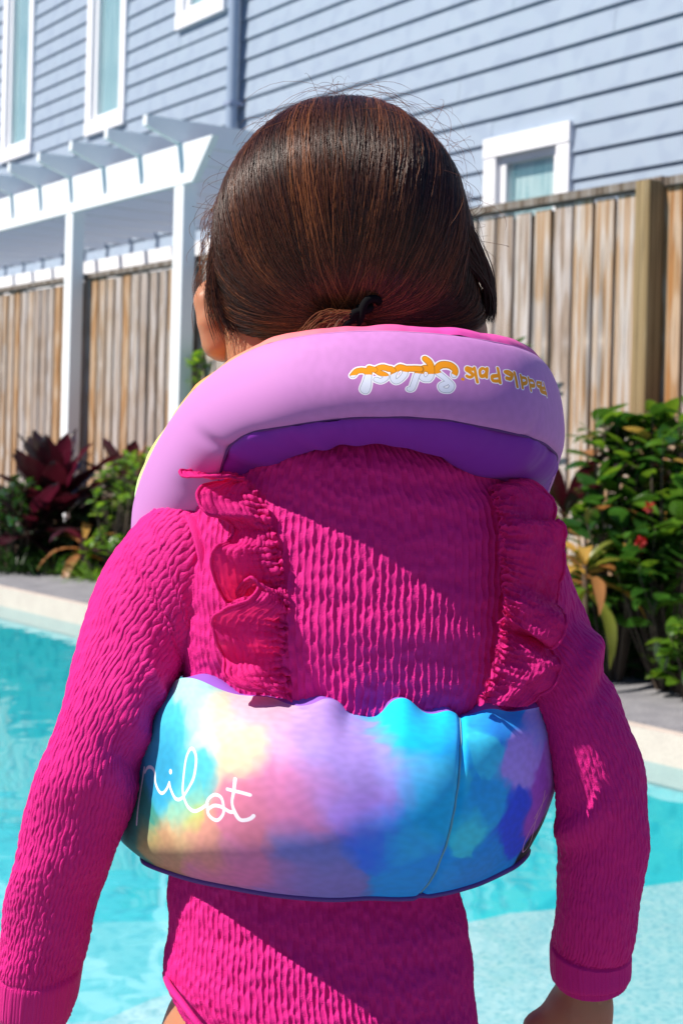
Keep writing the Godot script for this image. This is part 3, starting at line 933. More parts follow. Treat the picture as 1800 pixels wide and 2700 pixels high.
func collar_panel(called: String, f0: float, f1: float, m: Material, parent: Node, nphi: int, pucker: float, u0 := 0.0, u1 := 1.0) -> MeshInstance3D:
	var nt := 420
	var p := PackedVector3Array()
	var uv := PackedVector2Array()
	var run := PackedFloat32Array([0.0])
	for j in range(1, 241):
		run.append(run[-1] + cr(collar_p, j * 0.05).distance_to(cr(collar_p, (j - 1) * 0.05)))
	for j in nphi:
		var g := float(j) / (nphi - 1)
		for i in nt:
			var t := 12.0 * i / (nt - 1)
			var phi := lerpf(seam_at(t, f0), seam_at(t, f1), g)
			var q := collar_at(t, phi)
			var axis := cr(collar_p, t)
			var out := (q - axis).normalized()
			# a stitched seam pulls the two panels in; the cloth puckers on both sides of it
			var near := minf(g, 1.0 - g) * absf(f1 - f0)
			q -= out * 0.0022 * exp(-near / 0.07)
			q += out * pucker * exp(-near / 0.30) * (n2(t * 200.0, g * 30.0 + f0 * 50.0) + 0.3 * n2(t * 500.0, g * 60.0))
			q += out * pucker * 0.9 * n2(t * 150.0 + 40.0, g * 90.0 + f0 * 99.0)
			q -= out * 0.0022 * pucker / 0.00025 * (exp(-pow((t - 3.75 - 0.5 * g) / 0.10, 2)) * smoothstep(0.35, 0.9, g) + 0.8 * exp(-pow((t - 3.2 - 0.35 * g) / 0.10, 2)) * smoothstep(0.4, 0.95, g) + 0.5 * exp(-pow((t - 8.6 + 0.4 * g) / 0.08, 2)) * smoothstep(0.5, 1.0, g)) if pucker < 0.0005 else Vector3.ZERO
			p.append(q)
			var k := clampf(t / 0.05, 0.0, 239.999)
			uv.append(Vector2((lerpf(run[int(k)], run[int(k) + 1], k - int(k)) / run[240] - u0) / (u1 - u0), g))
	var n := grid_normals(p, nt, nphi, false)
	var probe := (nphi / 2) * nt + nt / 2
	var flip: bool = n[probe].dot(p[probe] - cr(collar_p, 6.0)) < 0.0
	return put(called, grid_mesh(p, nt, nphi, false, uv, PackedColorArray(), flip), m, parent)


func make_float() -> void:
	var o := thing("swim_float_vest", "lilac padded neck float joined to a watercolour rainbow waist float, worn by the child", "swim float", Vector3(-0.7782, 0, 3.4951), deg_to_rad(55.0))
	# -- collar: outer band with its print
	var im := Image.create(2048, 400, false, Image.FORMAT_RGB8)
	for y in 400:
		for x in 2048:
			var k := 1.0 + (0.02 * n2(x * 2.0, y * 2.0) + 0.03 * n2(x * 30.0, y * 30.0)) * smoothstep(0.0, 200.0, minf(x, 2047.0 - x))
			im.set_pixel(x, y, Color(0.75 * k, 0.495 * k, 0.745 * k))
	var orange := Color(0.95, 0.60, 0.03)
	var white := Color(0.97, 0.97, 0.98)
	var shade := Color(0.62, 0.64, 0.70)
	var script_word := [[[Vector3(0.4149, 0.503, 0), Vector3(0.4182, 0.465, 0), Vector3(0.4050, 0.434, 0), Vector3(0.3852, 0.434, 0), Vector3(0.3737, 0.459, 0), Vector3(0.3737, 0.491, 0), Vector3(0.3885, 0.528, 0), Vector3(0.4050, 0.572, 0), Vector3(0.4116, 0.604, 0), Vector3(0.4050, 0.648, 0), Vector3(0.3885, 0.648, 0), Vector3(0.3836, 0.610, 0), Vector3(0.3951, 0.585, 0)]], [[Vector3(0.3470, 0.396, 0), Vector3(0.3555, 0.421, 0), Vector3(0.3605, 0.465, 0), Vector3(0.3588, 0.528, 0), Vector3(0.3538, 0.560, 0)], [Vector3(0.3605, 0.484, 0), Vector3(0.3453, 0.465, 0), Vector3(0.3368, 0.497, 0), Vector3(0.3402, 0.547, 0), Vector3(0.3504, 0.560, 0), Vector3(0.3588, 0.528, 0)]], [[Vector3(0.3368, 0.472, 0), Vector3(0.3282, 0.522, 0), Vector3(0.3230, 0.591, 0), Vector3(0.3177, 0.654, 0), Vector3(0.3125, 0.660, 0)]], [[Vector3(0.3020, 0.472, 0), Vector3(0.2879, 0.465, 0), Vector3(0.2773, 0.503, 0), Vector3(0.2738, 0.560, 0), Vector3(0.2808, 0.591, 0), Vector3(0.2914, 0.566, 0), Vector3(0.3002, 0.522, 0), Vector3(0.3037, 0.478, 0), Vector3(0.3177, 0.472, 0), Vector3(0.3351, 0.472, 0)]], [[Vector3(0.2649, 0.478, 0), Vector3(0.2490, 0.465, 0), Vector3(0.2349, 0.484, 0), Vector3(0.2419, 0.509, 0), Vector3(0.2561, 0.535, 0), Vector3(0.2561, 0.560, 0), Vector3(0.2455, 0.585, 0), Vector3(0.2349, 0.572, 0)], [Vector3(0.2738, 0.491, 0), Vector3(0.2684, 0.478, 0), Vector3(0.2631, 0.478, 0)]], [[Vector3(0.2192, 0.472, 0), Vector3(0.2174, 0.553, 0), Vector3(0.2157, 0.635, 0), Vector3(0.2105, 0.686, 0), Vector3(0.2036, 0.660, 0), Vector3(0.2105, 0.591, 0), Vector3(0.2157, 0.528, 0)], [Vector3(0.2174, 0.528, 0), Vector3(0.2088, 0.491, 0), Vector3(0.1916, 0.491, 0), Vector3(0.1815, 0.528, 0)], [Vector3(0.2314, 0.484, 0), Vector3(0.2244, 0.478, 0), Vector3(0.2192, 0.472, 0)]]]
	var print_word := [[[Vector3(0.4596, 0.447, 0), Vector3(0.4480, 0.440, 0), Vector3(0.4447, 0.453, 0), Vector3(0.4530, 0.465, 0), Vector3(0.4613, 0.484, 0), Vector3(0.4546, 0.503, 0), Vector3(0.4464, 0.497, 0)]], [[Vector3(0.4646, 0.434, 0), Vector3(0.4728, 0.535, 0)]], [[Vector3(0.4959, 0.440, 0), Vector3(0.4844, 0.428, 0), Vector3(0.4778, 0.453, 0), Vector3(0.4811, 0.484, 0), Vector3(0.4910, 0.472, 0), Vector3(0.4943, 0.447, 0)], [Vector3(0.4959, 0.421, 0), Vector3(0.4943, 0.484, 0)]], [[Vector3(0.5222, 0.403, 0), Vector3(0.5271, 0.509, 0)], [Vector3(0.5255, 0.497, 0), Vector3(0.5107, 0.503, 0), Vector3(0.5074, 0.478, 0), Vector3(0.5206, 0.465, 0)]], [[Vector3(0.5435, 0.472, 0), Vector3(0.5550, 0.472, 0), Vector3(0.5600, 0.434, 0), Vector3(0.5501, 0.415, 0), Vector3(0.5403, 0.428, 0), Vector3(0.5550, 0.447, 0)]], [[Vector3(0.5666, 0.415, 0), Vector3(0.5715, 0.516, 0)]], [[Vector3(0.5848, 0.428, 0), Vector3(0.5865, 0.516, 0)], [Vector3(0.5881, 0.447, 0), Vector3(0.6017, 0.447, 0), Vector3(0.6017, 0.478, 0), Vector3(0.5881, 0.491, 0)]], [[Vector3(0.6121, 0.434, 0), Vector3(0.6156, 0.522, 0)], [Vector3(0.6156, 0.453, 0), Vector3(0.6315, 0.453, 0), Vector3(0.6333, 0.484, 0), Vector3(0.6174, 0.491, 0)]], [[Vector3(0.6514, 0.453, 0), Vector3(0.6716, 0.447, 0), Vector3(0.6661, 0.478, 0), Vector3(0.6477, 0.478, 0), Vector3(0.6514, 0.453, 0)], [Vector3(0.6772, 0.440, 0), Vector3(0.6679, 0.484, 0)]], [[Vector3(0.6922, 0.440, 0), Vector3(0.6998, 0.522, 0)], [Vector3(0.6998, 0.509, 0), Vector3(0.6661, 0.509, 0), Vector3(0.6642, 0.491, 0), Vector3(0.6941, 0.478, 0)]]]
	var split := [Vector3(0.1748, 0.528, 0), Vector3(0.2053, 0.522, 0), Vector3(0.2349, 0.528, 0), Vector3(0.2649, 0.541, 0), Vector3(0.2879, 0.497, 0), Vector3(0.3090, 0.503, 0), Vector3(0.3351, 0.509, 0), Vector3(0.3605, 0.503, 0), Vector3(0.3885, 0.478, 0), Vector3(0.4249, 0.509, 0)]
	for letter in print_word:
		for s in letter:
			pen(im, s, 0.00579, white, 0.652)
	for letter in print_word:
		for s in letter:
			pen(im, s, 0.00353, orange, 0.652)
	for letter in script_word:
		for s in letter:
			pen(im, s, 0.01058, white, 0.652)
	for letter in script_word:
		for s in letter:
			pen(im, s, 0.00756, orange.darkened(0.28), 0.652, split, shade)
		for s in letter:
			pen(im, s, 0.00605, orange, 0.652, split, Color(0.90, 0.92, 0.97))
	pen(im, [Vector3(0.4364, 0.528, 0), Vector3(0.4381, 0.528, 0)], 0.00353, orange, 0.652)
	var lilac := neoprene(mat(Color.WHITE))
	lilac.albedo_texture = ImageTexture.create_from_image(im)
	lilac.texture_repeat = false
	var band := collar_panel("neck_float", 0.7330, (-0.6632), lilac, o, 40, 0.00025, 0.4776, 0.7837)
	# -- collar: rainbow panel on the inside and top
	var im2 := Image.create(512, 8, false, Image.FORMAT_RGB8)
	var g := Gradient.new()
	g.offsets = PackedFloat32Array([0.0, 0.12, 0.22, 0.30, 0.38, 0.48, 0.60, 0.70, 0.82, 1.0])
	g.colors = PackedColorArray([Color(0.35, 0.75, 0.9), Color(0.5, 0.9, 0.85), Color(0.75, 0.93, 0.6), Color(0.95, 0.9, 0.5), Color(0.97, 0.66, 0.38), Color(0.95, 0.5, 0.5), Color(0.88, 0.30, 0.66), Color(0.88, 0.28, 0.62), Color(0.86, 0.35, 0.5), Color(0.8, 0.4, 0.6)])
	for y in 8:
		for x in 512:
			im2.set_pixel(x, y, g.sample(x / 511.0))
	var rainbow := neoprene(mat(Color.WHITE))
	rainbow.albedo_texture = ImageTexture.create_from_image(im2)
	rainbow.texture_repeat = false
	put_label(collar_panel("top_panel", 0.7330, 0.7330 + PI * 0.62, rainbow, band, 30, 0.0012), "orange to magenta top panel")
	var violet := neoprene(mat(lin(0.20, 0.016, 0.33)))
	put_label(collar_panel("under_panel", (-0.6632), (-0.6632) - PI * 0.62, violet, band, 60, 0.0020), "dark violet under panel")
	var thread := mat(lin(0.10, 0.02, 0.16), 0.8)
	for f in [0.7330, (-0.6632)]:
		var line := []
		for i in 60:
			var q := collar_at(12.0 * i / 59.0, seam_at(12.0 * i / 59.0, f))
			line.append(q - (q - cr(collar_p, 12.0 * i / 59.0)).normalized() * 0.0022)
		put("seam", tube(line, 0.0009, 0.0009, 6, 300), thread if f < 0 else mat(lin(0.45, 0.18, 0.42)), band)
	# -- belt
	var bw := 720
	var bh := 280
	var blobs := [
		[0.150, 0.387, 0.262, Vector3(0.143, 0.513, 0.760)],
		[0.207, 0.630, 0.204, Vector3(0.160, 0.531, 0.489)],
		[0.283, 0.286, 0.175, Vector3(0.242, 0.695, 0.810)],
		[0.317, 0.437, 0.160, Vector3(0.315, 0.747, 0.809)],
		[0.272, 0.387, 0.175, Vector3(0.172, 0.624, 0.789)],
		[0.332, 0.109, 0.204, Vector3(0.598, 0.817, 0.804)],
		[0.353, 0.294, 0.111, Vector3(0.740, 0.822, 0.806)],
		[0.402, 0.328, 0.175, Vector3(0.824, 0.774, 0.638)],
		[0.374, 0.176, 0.175, Vector3(0.813, 0.780, 0.677)],
		[0.430, 0.151, 0.204, Vector3(0.821, 0.697, 0.759)],
		[0.449, 0.319, 0.146, Vector3(0.825, 0.635, 0.783)],
		[0.335, 0.630, 0.099, Vector3(0.725, 0.774, 0.396)],
		[0.314, 0.571, 0.160, Vector3(0.538, 0.744, 0.641)],
		[0.355, 0.748, 0.219, Vector3(0.838, 0.578, 0.517)],
		[0.309, 0.689, 0.160, Vector3(0.786, 0.642, 0.477)],
		[0.272, 0.790, 0.175, Vector3(0.720, 0.555, 0.411)],
		[0.229, 0.748, 0.146, Vector3(0.663, 0.581, 0.375)],
		[0.424, 0.588, 0.204, Vector3(0.828, 0.478, 0.593)],
		[0.453, 0.462, 0.233, Vector3(0.807, 0.479, 0.681)],
		[0.409, 0.798, 0.204, Vector3(0.809, 0.480, 0.698)],
		[0.363, 0.908, 0.204, Vector3(0.794, 0.506, 0.659)],
		[0.470, 0.588, 0.146, Vector3(0.766, 0.450, 0.682)],
		[0.487, 0.227, 0.292, Vector3(0.651, 0.546, 0.828)],
		[0.511, 0.420, 0.262, Vector3(0.586, 0.494, 0.797)],
		[0.527, 0.555, 0.204, Vector3(0.734, 0.543, 0.990)],
		[0.470, 0.731, 0.219, Vector3(0.459, 0.493, 0.829)],
		[0.487, 0.891, 0.175, Vector3(0.498, 0.498, 0.826)],
		[0.447, 0.891, 0.175, Vector3(0.587, 0.486, 0.797)],
		[0.527, 0.714, 0.160, Vector3(0.202, 0.475, 1.031)],
		[0.541, 0.597, 0.160, Vector3(0.293, 0.620, 1.045)],
		[0.574, 0.134, 0.233, Vector3(0.000, 0.790, 1.107)],
		[0.601, 0.227, 0.204, Vector3(0.108, 0.735, 1.035)],
		[0.594, 0.378, 0.190, Vector3(0.231, 0.858, 0.967)],
		[0.594, 0.513, 0.204, Vector3(0.036, 0.745, 0.963)],
		[0.568, 0.403, 0.204, Vector3(0.642, 0.625, 0.991)],
		[0.569, 0.655, 0.204, Vector3(0.146, 0.582, 1.007)],
		[0.574, 0.832, 0.233, Vector3(0.041, 0.641, 0.995)],
		[0.579, 0.622, 0.122, Vector3(0.255, 0.882, 0.964)],
		[0.564, 0.681, 0.087, Vector3(0.231, 0.858, 0.967)],
		[0.639, 0.622, 0.105, Vector3(0.255, 0.882, 0.964)],
		[0.639, 0.706, 0.076, Vector3(0.231, 0.858, 0.967)],
		[0.699, 0.101, 0.160, Vector3(0.138, 0.629, 1.065)],
		[0.667, 0.277, 0.131, Vector3(0.229, 0.857, 0.993)],
		[0.730, 0.361, 0.175, Vector3(0.754, 0.618, 0.983)],
		[0.785, 0.538, 0.146, Vector3(0.684, 0.329, 0.820)],
		[0.724, 0.630, 0.160, Vector3(0.168, 0.331, 0.931)],
		[0.665, 0.882, 0.204, Vector3(0.047, 0.593, 0.947)],
		[0.799, 0.151, 0.146, Vector3(0.643, 0.643, 1.106)],
		[0.849, 0.412, 0.175, Vector3(0.767, 0.494, 0.930)],
		[0.659, 0.479, 0.160, Vector3(0.090, 0.690, 0.963)],
	]
	var im3 := Image.create(bw, bh, false, Image.FORMAT_RGB8)
	for y in bh:
		for x in bw:
			var q := Vector2(float(x) / bw * 3.74, float(y) / bh)
			q += Vector2(n2(q.x * 330.0, q.y * 330.0), n2(q.x * 330.0 + 500.0, q.y * 330.0)) * 0.05
			q += Vector2(n2(q.x * 1300.0, q.y * 1300.0), n2(q.x * 1300.0 + 500.0, q.y * 1300.0)) * 0.014
			var sum := Vector3.ZERO
			var all := 1e-6
			for b in blobs:
				var d: float = (q - Vector2(b[0] * 3.74, b[1])).length() / b[2]
				if d < 2.2:
					var e := exp(-d * d * 4.0)
					# pigment gathers where a wash ends
					e *= 1.0 + 1.4 * smoothstep(0.80, 0.74, d)
					all += e
					sum += b[3] * e
			sum /= all
			var grain := 1.0 + 0.035 * n2(x * 9.0, y * 9.0)
			im3.set_pixel(x, y, Color(sum.x * grain, sum.y * grain, sum.z * grain))
	im3.resize(1536, 600, Image.INTERPOLATE_CUBIC)
	var script := [[Vector3(0.2027, 0.655, 0), Vector3(0.2075, 0.563, 0), Vector3(0.2147, 0.479, 0), Vector3(0.2196, 0.420, 0)], [Vector3(0.2220, 0.437, 0), Vector3(0.2293, 0.420, 0), Vector3(0.2407, 0.420, 0), Vector3(0.2492, 0.437, 0), Vector3(0.2520, 0.479, 0), Vector3(0.2605, 0.513, 0), Vector3(0.2690, 0.521, 0), Vector3(0.2775, 0.504, 0), Vector3(0.2831, 0.479, 0)], [Vector3(0.2831, 0.479, 0), Vector3(0.2860, 0.504, 0), Vector3(0.2945, 0.538, 0), Vector3(0.3030, 0.546, 0), Vector3(0.3114, 0.538, 0)], [Vector3(0.3114, 0.538, 0), Vector3(0.3256, 0.496, 0), Vector3(0.3346, 0.454, 0), Vector3(0.3387, 0.387, 0), Vector3(0.3346, 0.353, 0), Vector3(0.3284, 0.353, 0), Vector3(0.3199, 0.387, 0), Vector3(0.3143, 0.445, 0), Vector3(0.3114, 0.504, 0), Vector3(0.3143, 0.538, 0), Vector3(0.3228, 0.571, 0), Vector3(0.3346, 0.588, 0), Vector3(0.3448, 0.580, 0), Vector3(0.3551, 0.563, 0)], [Vector3(0.3551, 0.563, 0), Vector3(0.3592, 0.538, 0), Vector3(0.3695, 0.521, 0), Vector3(0.3797, 0.529, 0), Vector3(0.3838, 0.555, 0), Vector3(0.3838, 0.588, 0), Vector3(0.3756, 0.613, 0), Vector3(0.3674, 0.613, 0), Vector3(0.3592, 0.597, 0), Vector3(0.3571, 0.571, 0), Vector3(0.3571, 0.555, 0)], [Vector3(0.3571, 0.580, 0), Vector3(0.3674, 0.563, 0), Vector3(0.3777, 0.563, 0), Vector3(0.3859, 0.571, 0), Vector3(0.3941, 0.580, 0), Vector3(0.4003, 0.580, 0)], [Vector3(0.4017, 0.454, 0), Vector3(0.4003, 0.504, 0), Vector3(0.3982, 0.546, 0), Vector3(0.4017, 0.580, 0), Vector3(0.4069, 0.605, 0), Vector3(0.4133, 0.605, 0), Vector3(0.4185, 0.597, 0), Vector3(0.4211, 0.588, 0)], [Vector3(0.3900, 0.496, 0), Vector3(0.4056, 0.504, 0), Vector3(0.4172, 0.513, 0)]]
	for s in script:
		pen(im3, s, 0.00200, Color(0.93, 0.91, 0.95), 1.269)
	pen(im3, [Vector3(0.2860, 0.437, 0), Vector3(0.2860, 0.437, 0)], 0.0030, Color(0.93, 0.95, 0.97), 1.269)
	for s in [[Vector3(0.7995, 0.521, 0), Vector3(0.8019, 0.647, 0), Vector3(0.7898, 0.714, 0), Vector3(0.7801, 0.815, 0), Vector3(0.7922, 0.891, 0), Vector3(0.8140, 0.857, 0), Vector3(0.7995, 0.706, 0), Vector3(0.7922, 0.622, 0)], [Vector3(0.8116, 0.555, 0), Vector3(0.7970, 0.605, 0), Vector3(0.7874, 0.655, 0)]]:
		pen(im3, s, 0.0016, Color(0.85, 0.62, 0.78), 1.269)
	var wash := neoprene(mat(Color.WHITE))
	wash.albedo_texture = ImageTexture.create_from_image(im3)
	wash.texture_repeat = false
	var rows := [
		[Vector3(-0.0902, 0.7013, -0.072), Vector3(-0.1148, 0.7034, -0.042), Vector3(-0.1188, 0.7136, -0.012), Vector3(-0.1098, 0.7276, 0.023), Vector3(-0.0876, 0.7358, 0.054), Vector3(-0.0575, 0.7321, 0.07), Vector3(-0.0328, 0.7273, 0.078), Vector3(-0.0069, 0.7323, 0.084), Vector3(0.0093, 0.7212, 0.078), Vector3(0.0242, 0.7227, 0.08), Vector3(0.0424, 0.7312, 0.084), Vector3(0.0628, 0.7254, 0.079), Vector3(0.0802, 0.7241, 0.072), Vector3(0.1001, 0.7208, 0.061), Vector3(0.1222, 0.7187, 0.04), Vector3(0.1396, 0.7161, 0.008), Vector3(0.1469, 0.7029, -0.032), Vector3(0.1292, 0.6912, -0.072)],
		[Vector3(-0.1054, 0.6721, -0.075), Vector3(-0.1351, 0.6802, -0.035), Vector3(-0.1315, 0.6909, 0), Vector3(-0.1158, 0.7048, 0.042), Vector3(-0.0864, 0.7149, 0.086), Vector3(-0.0563, 0.7177, 0.115), Vector3(-0.031, 0.7176, 0.126), Vector3(-0.007, 0.7178, 0.131), Vector3(0.0089, 0.7155, 0.13), Vector3(0.0235, 0.7151, 0.129), Vector3(0.0411, 0.7171, 0.127), Vector3(0.0606, 0.714, 0.12), Vector3(0.0789, 0.7108, 0.106), Vector3(0.1001, 0.7073, 0.086), Vector3(0.1239, 0.7037, 0.055), Vector3(0.143, 0.6995, 0.015), Vector3(0.1504, 0.6895, -0.025), Vector3(0.1292, 0.6791, -0.07)],
		[Vector3(-0.1145, 0.6329, -0.08), Vector3(-0.1427, 0.641, -0.04), Vector3(-0.1378, 0.6518, -0.002), Vector3(-0.1172, 0.6649, 0.045), Vector3(-0.0844, 0.6788, 0.096), Vector3(-0.056, 0.687, 0.13), Vector3(-0.0304, 0.689, 0.142), Vector3(-0.0068, 0.6889, 0.147), Vector3(0.0092, 0.6884, 0.148), Vector3(0.024, 0.6875, 0.146), Vector3(0.0415, 0.6859, 0.142), Vector3(0.0606, 0.6835, 0.134), Vector3(0.0795, 0.6807, 0.119), Vector3(0.1013, 0.6762, 0.096), Vector3(0.1261, 0.6713, 0.059), Vector3(0.1463, 0.6683, 0.01), Vector3(0.1538, 0.6675, -0.03), Vector3(0.1311, 0.6548, -0.08)],
		[Vector3(-0.1135, 0.5951, -0.08), Vector3(-0.1435, 0.612, -0.03), Vector3(-0.137, 0.6221, 0.01), Vector3(-0.115, 0.6319, 0.055), Vector3(-0.0844, 0.6428, 0.098), Vector3(-0.0558, 0.6465, 0.118), Vector3(-0.0304, 0.6487, 0.13), Vector3(-0.0062, 0.6497, 0.136), Vector3(0.01, 0.6499, 0.137), Vector3(0.025, 0.6494, 0.135), Vector3(0.0424, 0.6491, 0.131), Vector3(0.0616, 0.6481, 0.122), Vector3(0.0797, 0.6465, 0.107), Vector3(0.0997, 0.6441, 0.085), Vector3(0.1198, 0.6407, 0.052), Vector3(0.1378, 0.6393, 0.01), Vector3(0.145, 0.6342, -0.03), Vector3(0.1275, 0.6228, -0.07)],
		[Vector3(-0.0924, 0.5876, -0.06), Vector3(-0.1215, 0.603, -0.02), Vector3(-0.1228, 0.6107, 0.015), Vector3(-0.1087, 0.6098, 0.031), Vector3(-0.0852, 0.6098, 0.052), Vector3(-0.0573, 0.6107, 0.068), Vector3(-0.0313, 0.6102, 0.076), Vector3(-0.0058, 0.6095, 0.08), Vector3(0.0115, 0.6092, 0.081), Vector3(0.027, 0.6098, 0.08), Vector3(0.0452, 0.6107, 0.078), Vector3(0.0642, 0.6119, 0.072), Vector3(0.0817, 0.6123, 0.062), Vector3(0.0998, 0.6137, 0.05), Vector3(0.1162, 0.6203, 0.045), Vector3(0.1276, 0.6198, 0.015), Vector3(0.1322, 0.6144, -0.02), Vector3(0.1206, 0.6037, -0.06)],
	]
	var widths := [0.0000, 0.0796, 0.1435, 0.2285, 0.3283, 0.4006, 0.4461, 0.4848, 0.5105, 0.5345, 0.5634, 0.5969, 0.6359, 0.6872, 0.7591, 0.8443, 0.9096, 1.0000]
	var ns := 420
	var nt := 110
	var p := PackedVector3Array()
	var uv := PackedVector2Array()
	var last: float = rows[0].size() - 1
	for j in nt:
		var tv := float(j) / (nt - 1)
		for i in ns:
			var s := float(i) / (ns - 1) * last
			var q := patch_at(rows, s, tv * 4.0)
			p.append(q)
			uv.append(Vector2(lerpf(widths[mini(int(s), int(last) - 1)], widths[mini(int(s), int(last) - 1) + 1], s - mini(int(s), int(last) - 1)), tv))
	var n := grid_normals(p, ns, nt, false)
	var flip: bool = n[(nt / 2) * ns + ns / 2].z < 0.0
	for j in nt:
		var tv := float(j) / (nt - 1)
		for i in ns:
			var k := j * ns + i
			var s := float(i) / (ns - 1) * last
			var d := 0.0050 * exp(-tv / 0.10) * n2(s * 62.0, 30.0) + 0.0010 * exp(-(1.0 - tv) / 0.10) * n2(s * 30.0, 60.0) + 0.0014 * n2(s * 26.0, tv * 110.0 + 30.0)
			var seam: float = s - (-1.626 * tv * tv + 0.293 * tv + 11.889)
			d -= 0.0022 * exp(-pow(seam / 0.11, 2))
			p[k] += (-n[k] if flip else n[k]) * d
	var belt := put("waist_float", grid_mesh(p, ns, nt, false, uv, PackedColorArray(), flip), wash, o)
	var seam_line := []
	for j in 24:
		var tv := j / 23.0
		var s: float = -1.626 * tv * tv + 0.293 * tv + 11.889
		var k := int(round(tv * (nt - 1))) * ns + int(round(s / last * (ns - 1)))
		seam_line.append(p[k] + Vector3(0, 0, 0.0005))
	put("seam", tube(seam_line, 0.0007, 0.0007, 6, 120), mat(lin(0.16, 0.42, 0.48)), belt)
	# violet backing: a ruffled strip that stands up behind the top edge and hangs below the bottom edge
	var backing := neoprene(mat(lin(0.27, 0.10, 0.55)))
	for low in [false, true]:
		var bp := PackedVector3Array()
		for j in 10:
			var g2 := j / 9.0
			for i in ns:
				var s := float(i) / (ns - 1) * last
				var e := p[((nt - 1) if low else 0) * ns + i]
				var inward := Vector3(-e.x * 0.10, 0, -e.z * 0.38)
				var q := e + inward * g2
				if low:
					q.y += (-0.0035 + 0.003 * n2(s * 60.0, 70.0)) * sin(minf(g2 * 1.6, 1.0) * PI * 0.5)
				else:
					q.y += (0.0012 + 0.0065 * maxf(n2(s * 55.0, 20.0), -0.2)) * sin(minf(g2 * 1.4, 1.0) * PI) - 0.006 * g2 * g2
				bp.append(q)
		put("backing", grid_mesh(bp, ns, 10, false, PackedVector2Array(), PackedColorArray(), low), backing, belt)
	var pipe := []
	for i in 90:
		pipe.append(p[(nt - 1) * ns + int(i / 89.0 * (ns - 1))] - Vector3(0, 0.0006, 0))
	put("piping", tube(pipe, 0.0018, 0.0018, 6, 360), mat(lin(0.10, 0.04, 0.24), 0.7), belt)


func put_label(o: Node, label: String) -> void:
	o.set_meta("label", label)


# ---- the place ----
func flat_polygon(pts: Array, y0: float, y1: float, st: SurfaceTool = null) -> ArrayMesh:
	var poly := PackedVector2Array()
	for q in pts:
		poly.append(Vector2(q.x, -q.y))
	if st:
		extrude(poly, y0, y1, st)
		return null
	return turned(extrude(poly, y0, y1), Basis(Vector3.RIGHT, -PI / 2))


var pool_edge := [Vector2(-14.0, 1.95), Vector2(-9.0, 1.40), Vector2(-7.13, 1.21), Vector2(-6.24, 1.118), Vector2(-4.5, 0.945), Vector2(-2.86, 0.776), Vector2(-1.4, 0.65)]
var deck_back := [Vector2(-1.4, 0.06), Vector2(-2.4, 0.08), Vector2(-3.436, 0.122), Vector2(-3.743, 0.186), Vector2(-5.4, 0.40), Vector2(-7.393, 0.657), Vector2(-7.933, 0.892), Vector2(-9.5, 1.05), Vector2(-14.0, 1.5)]


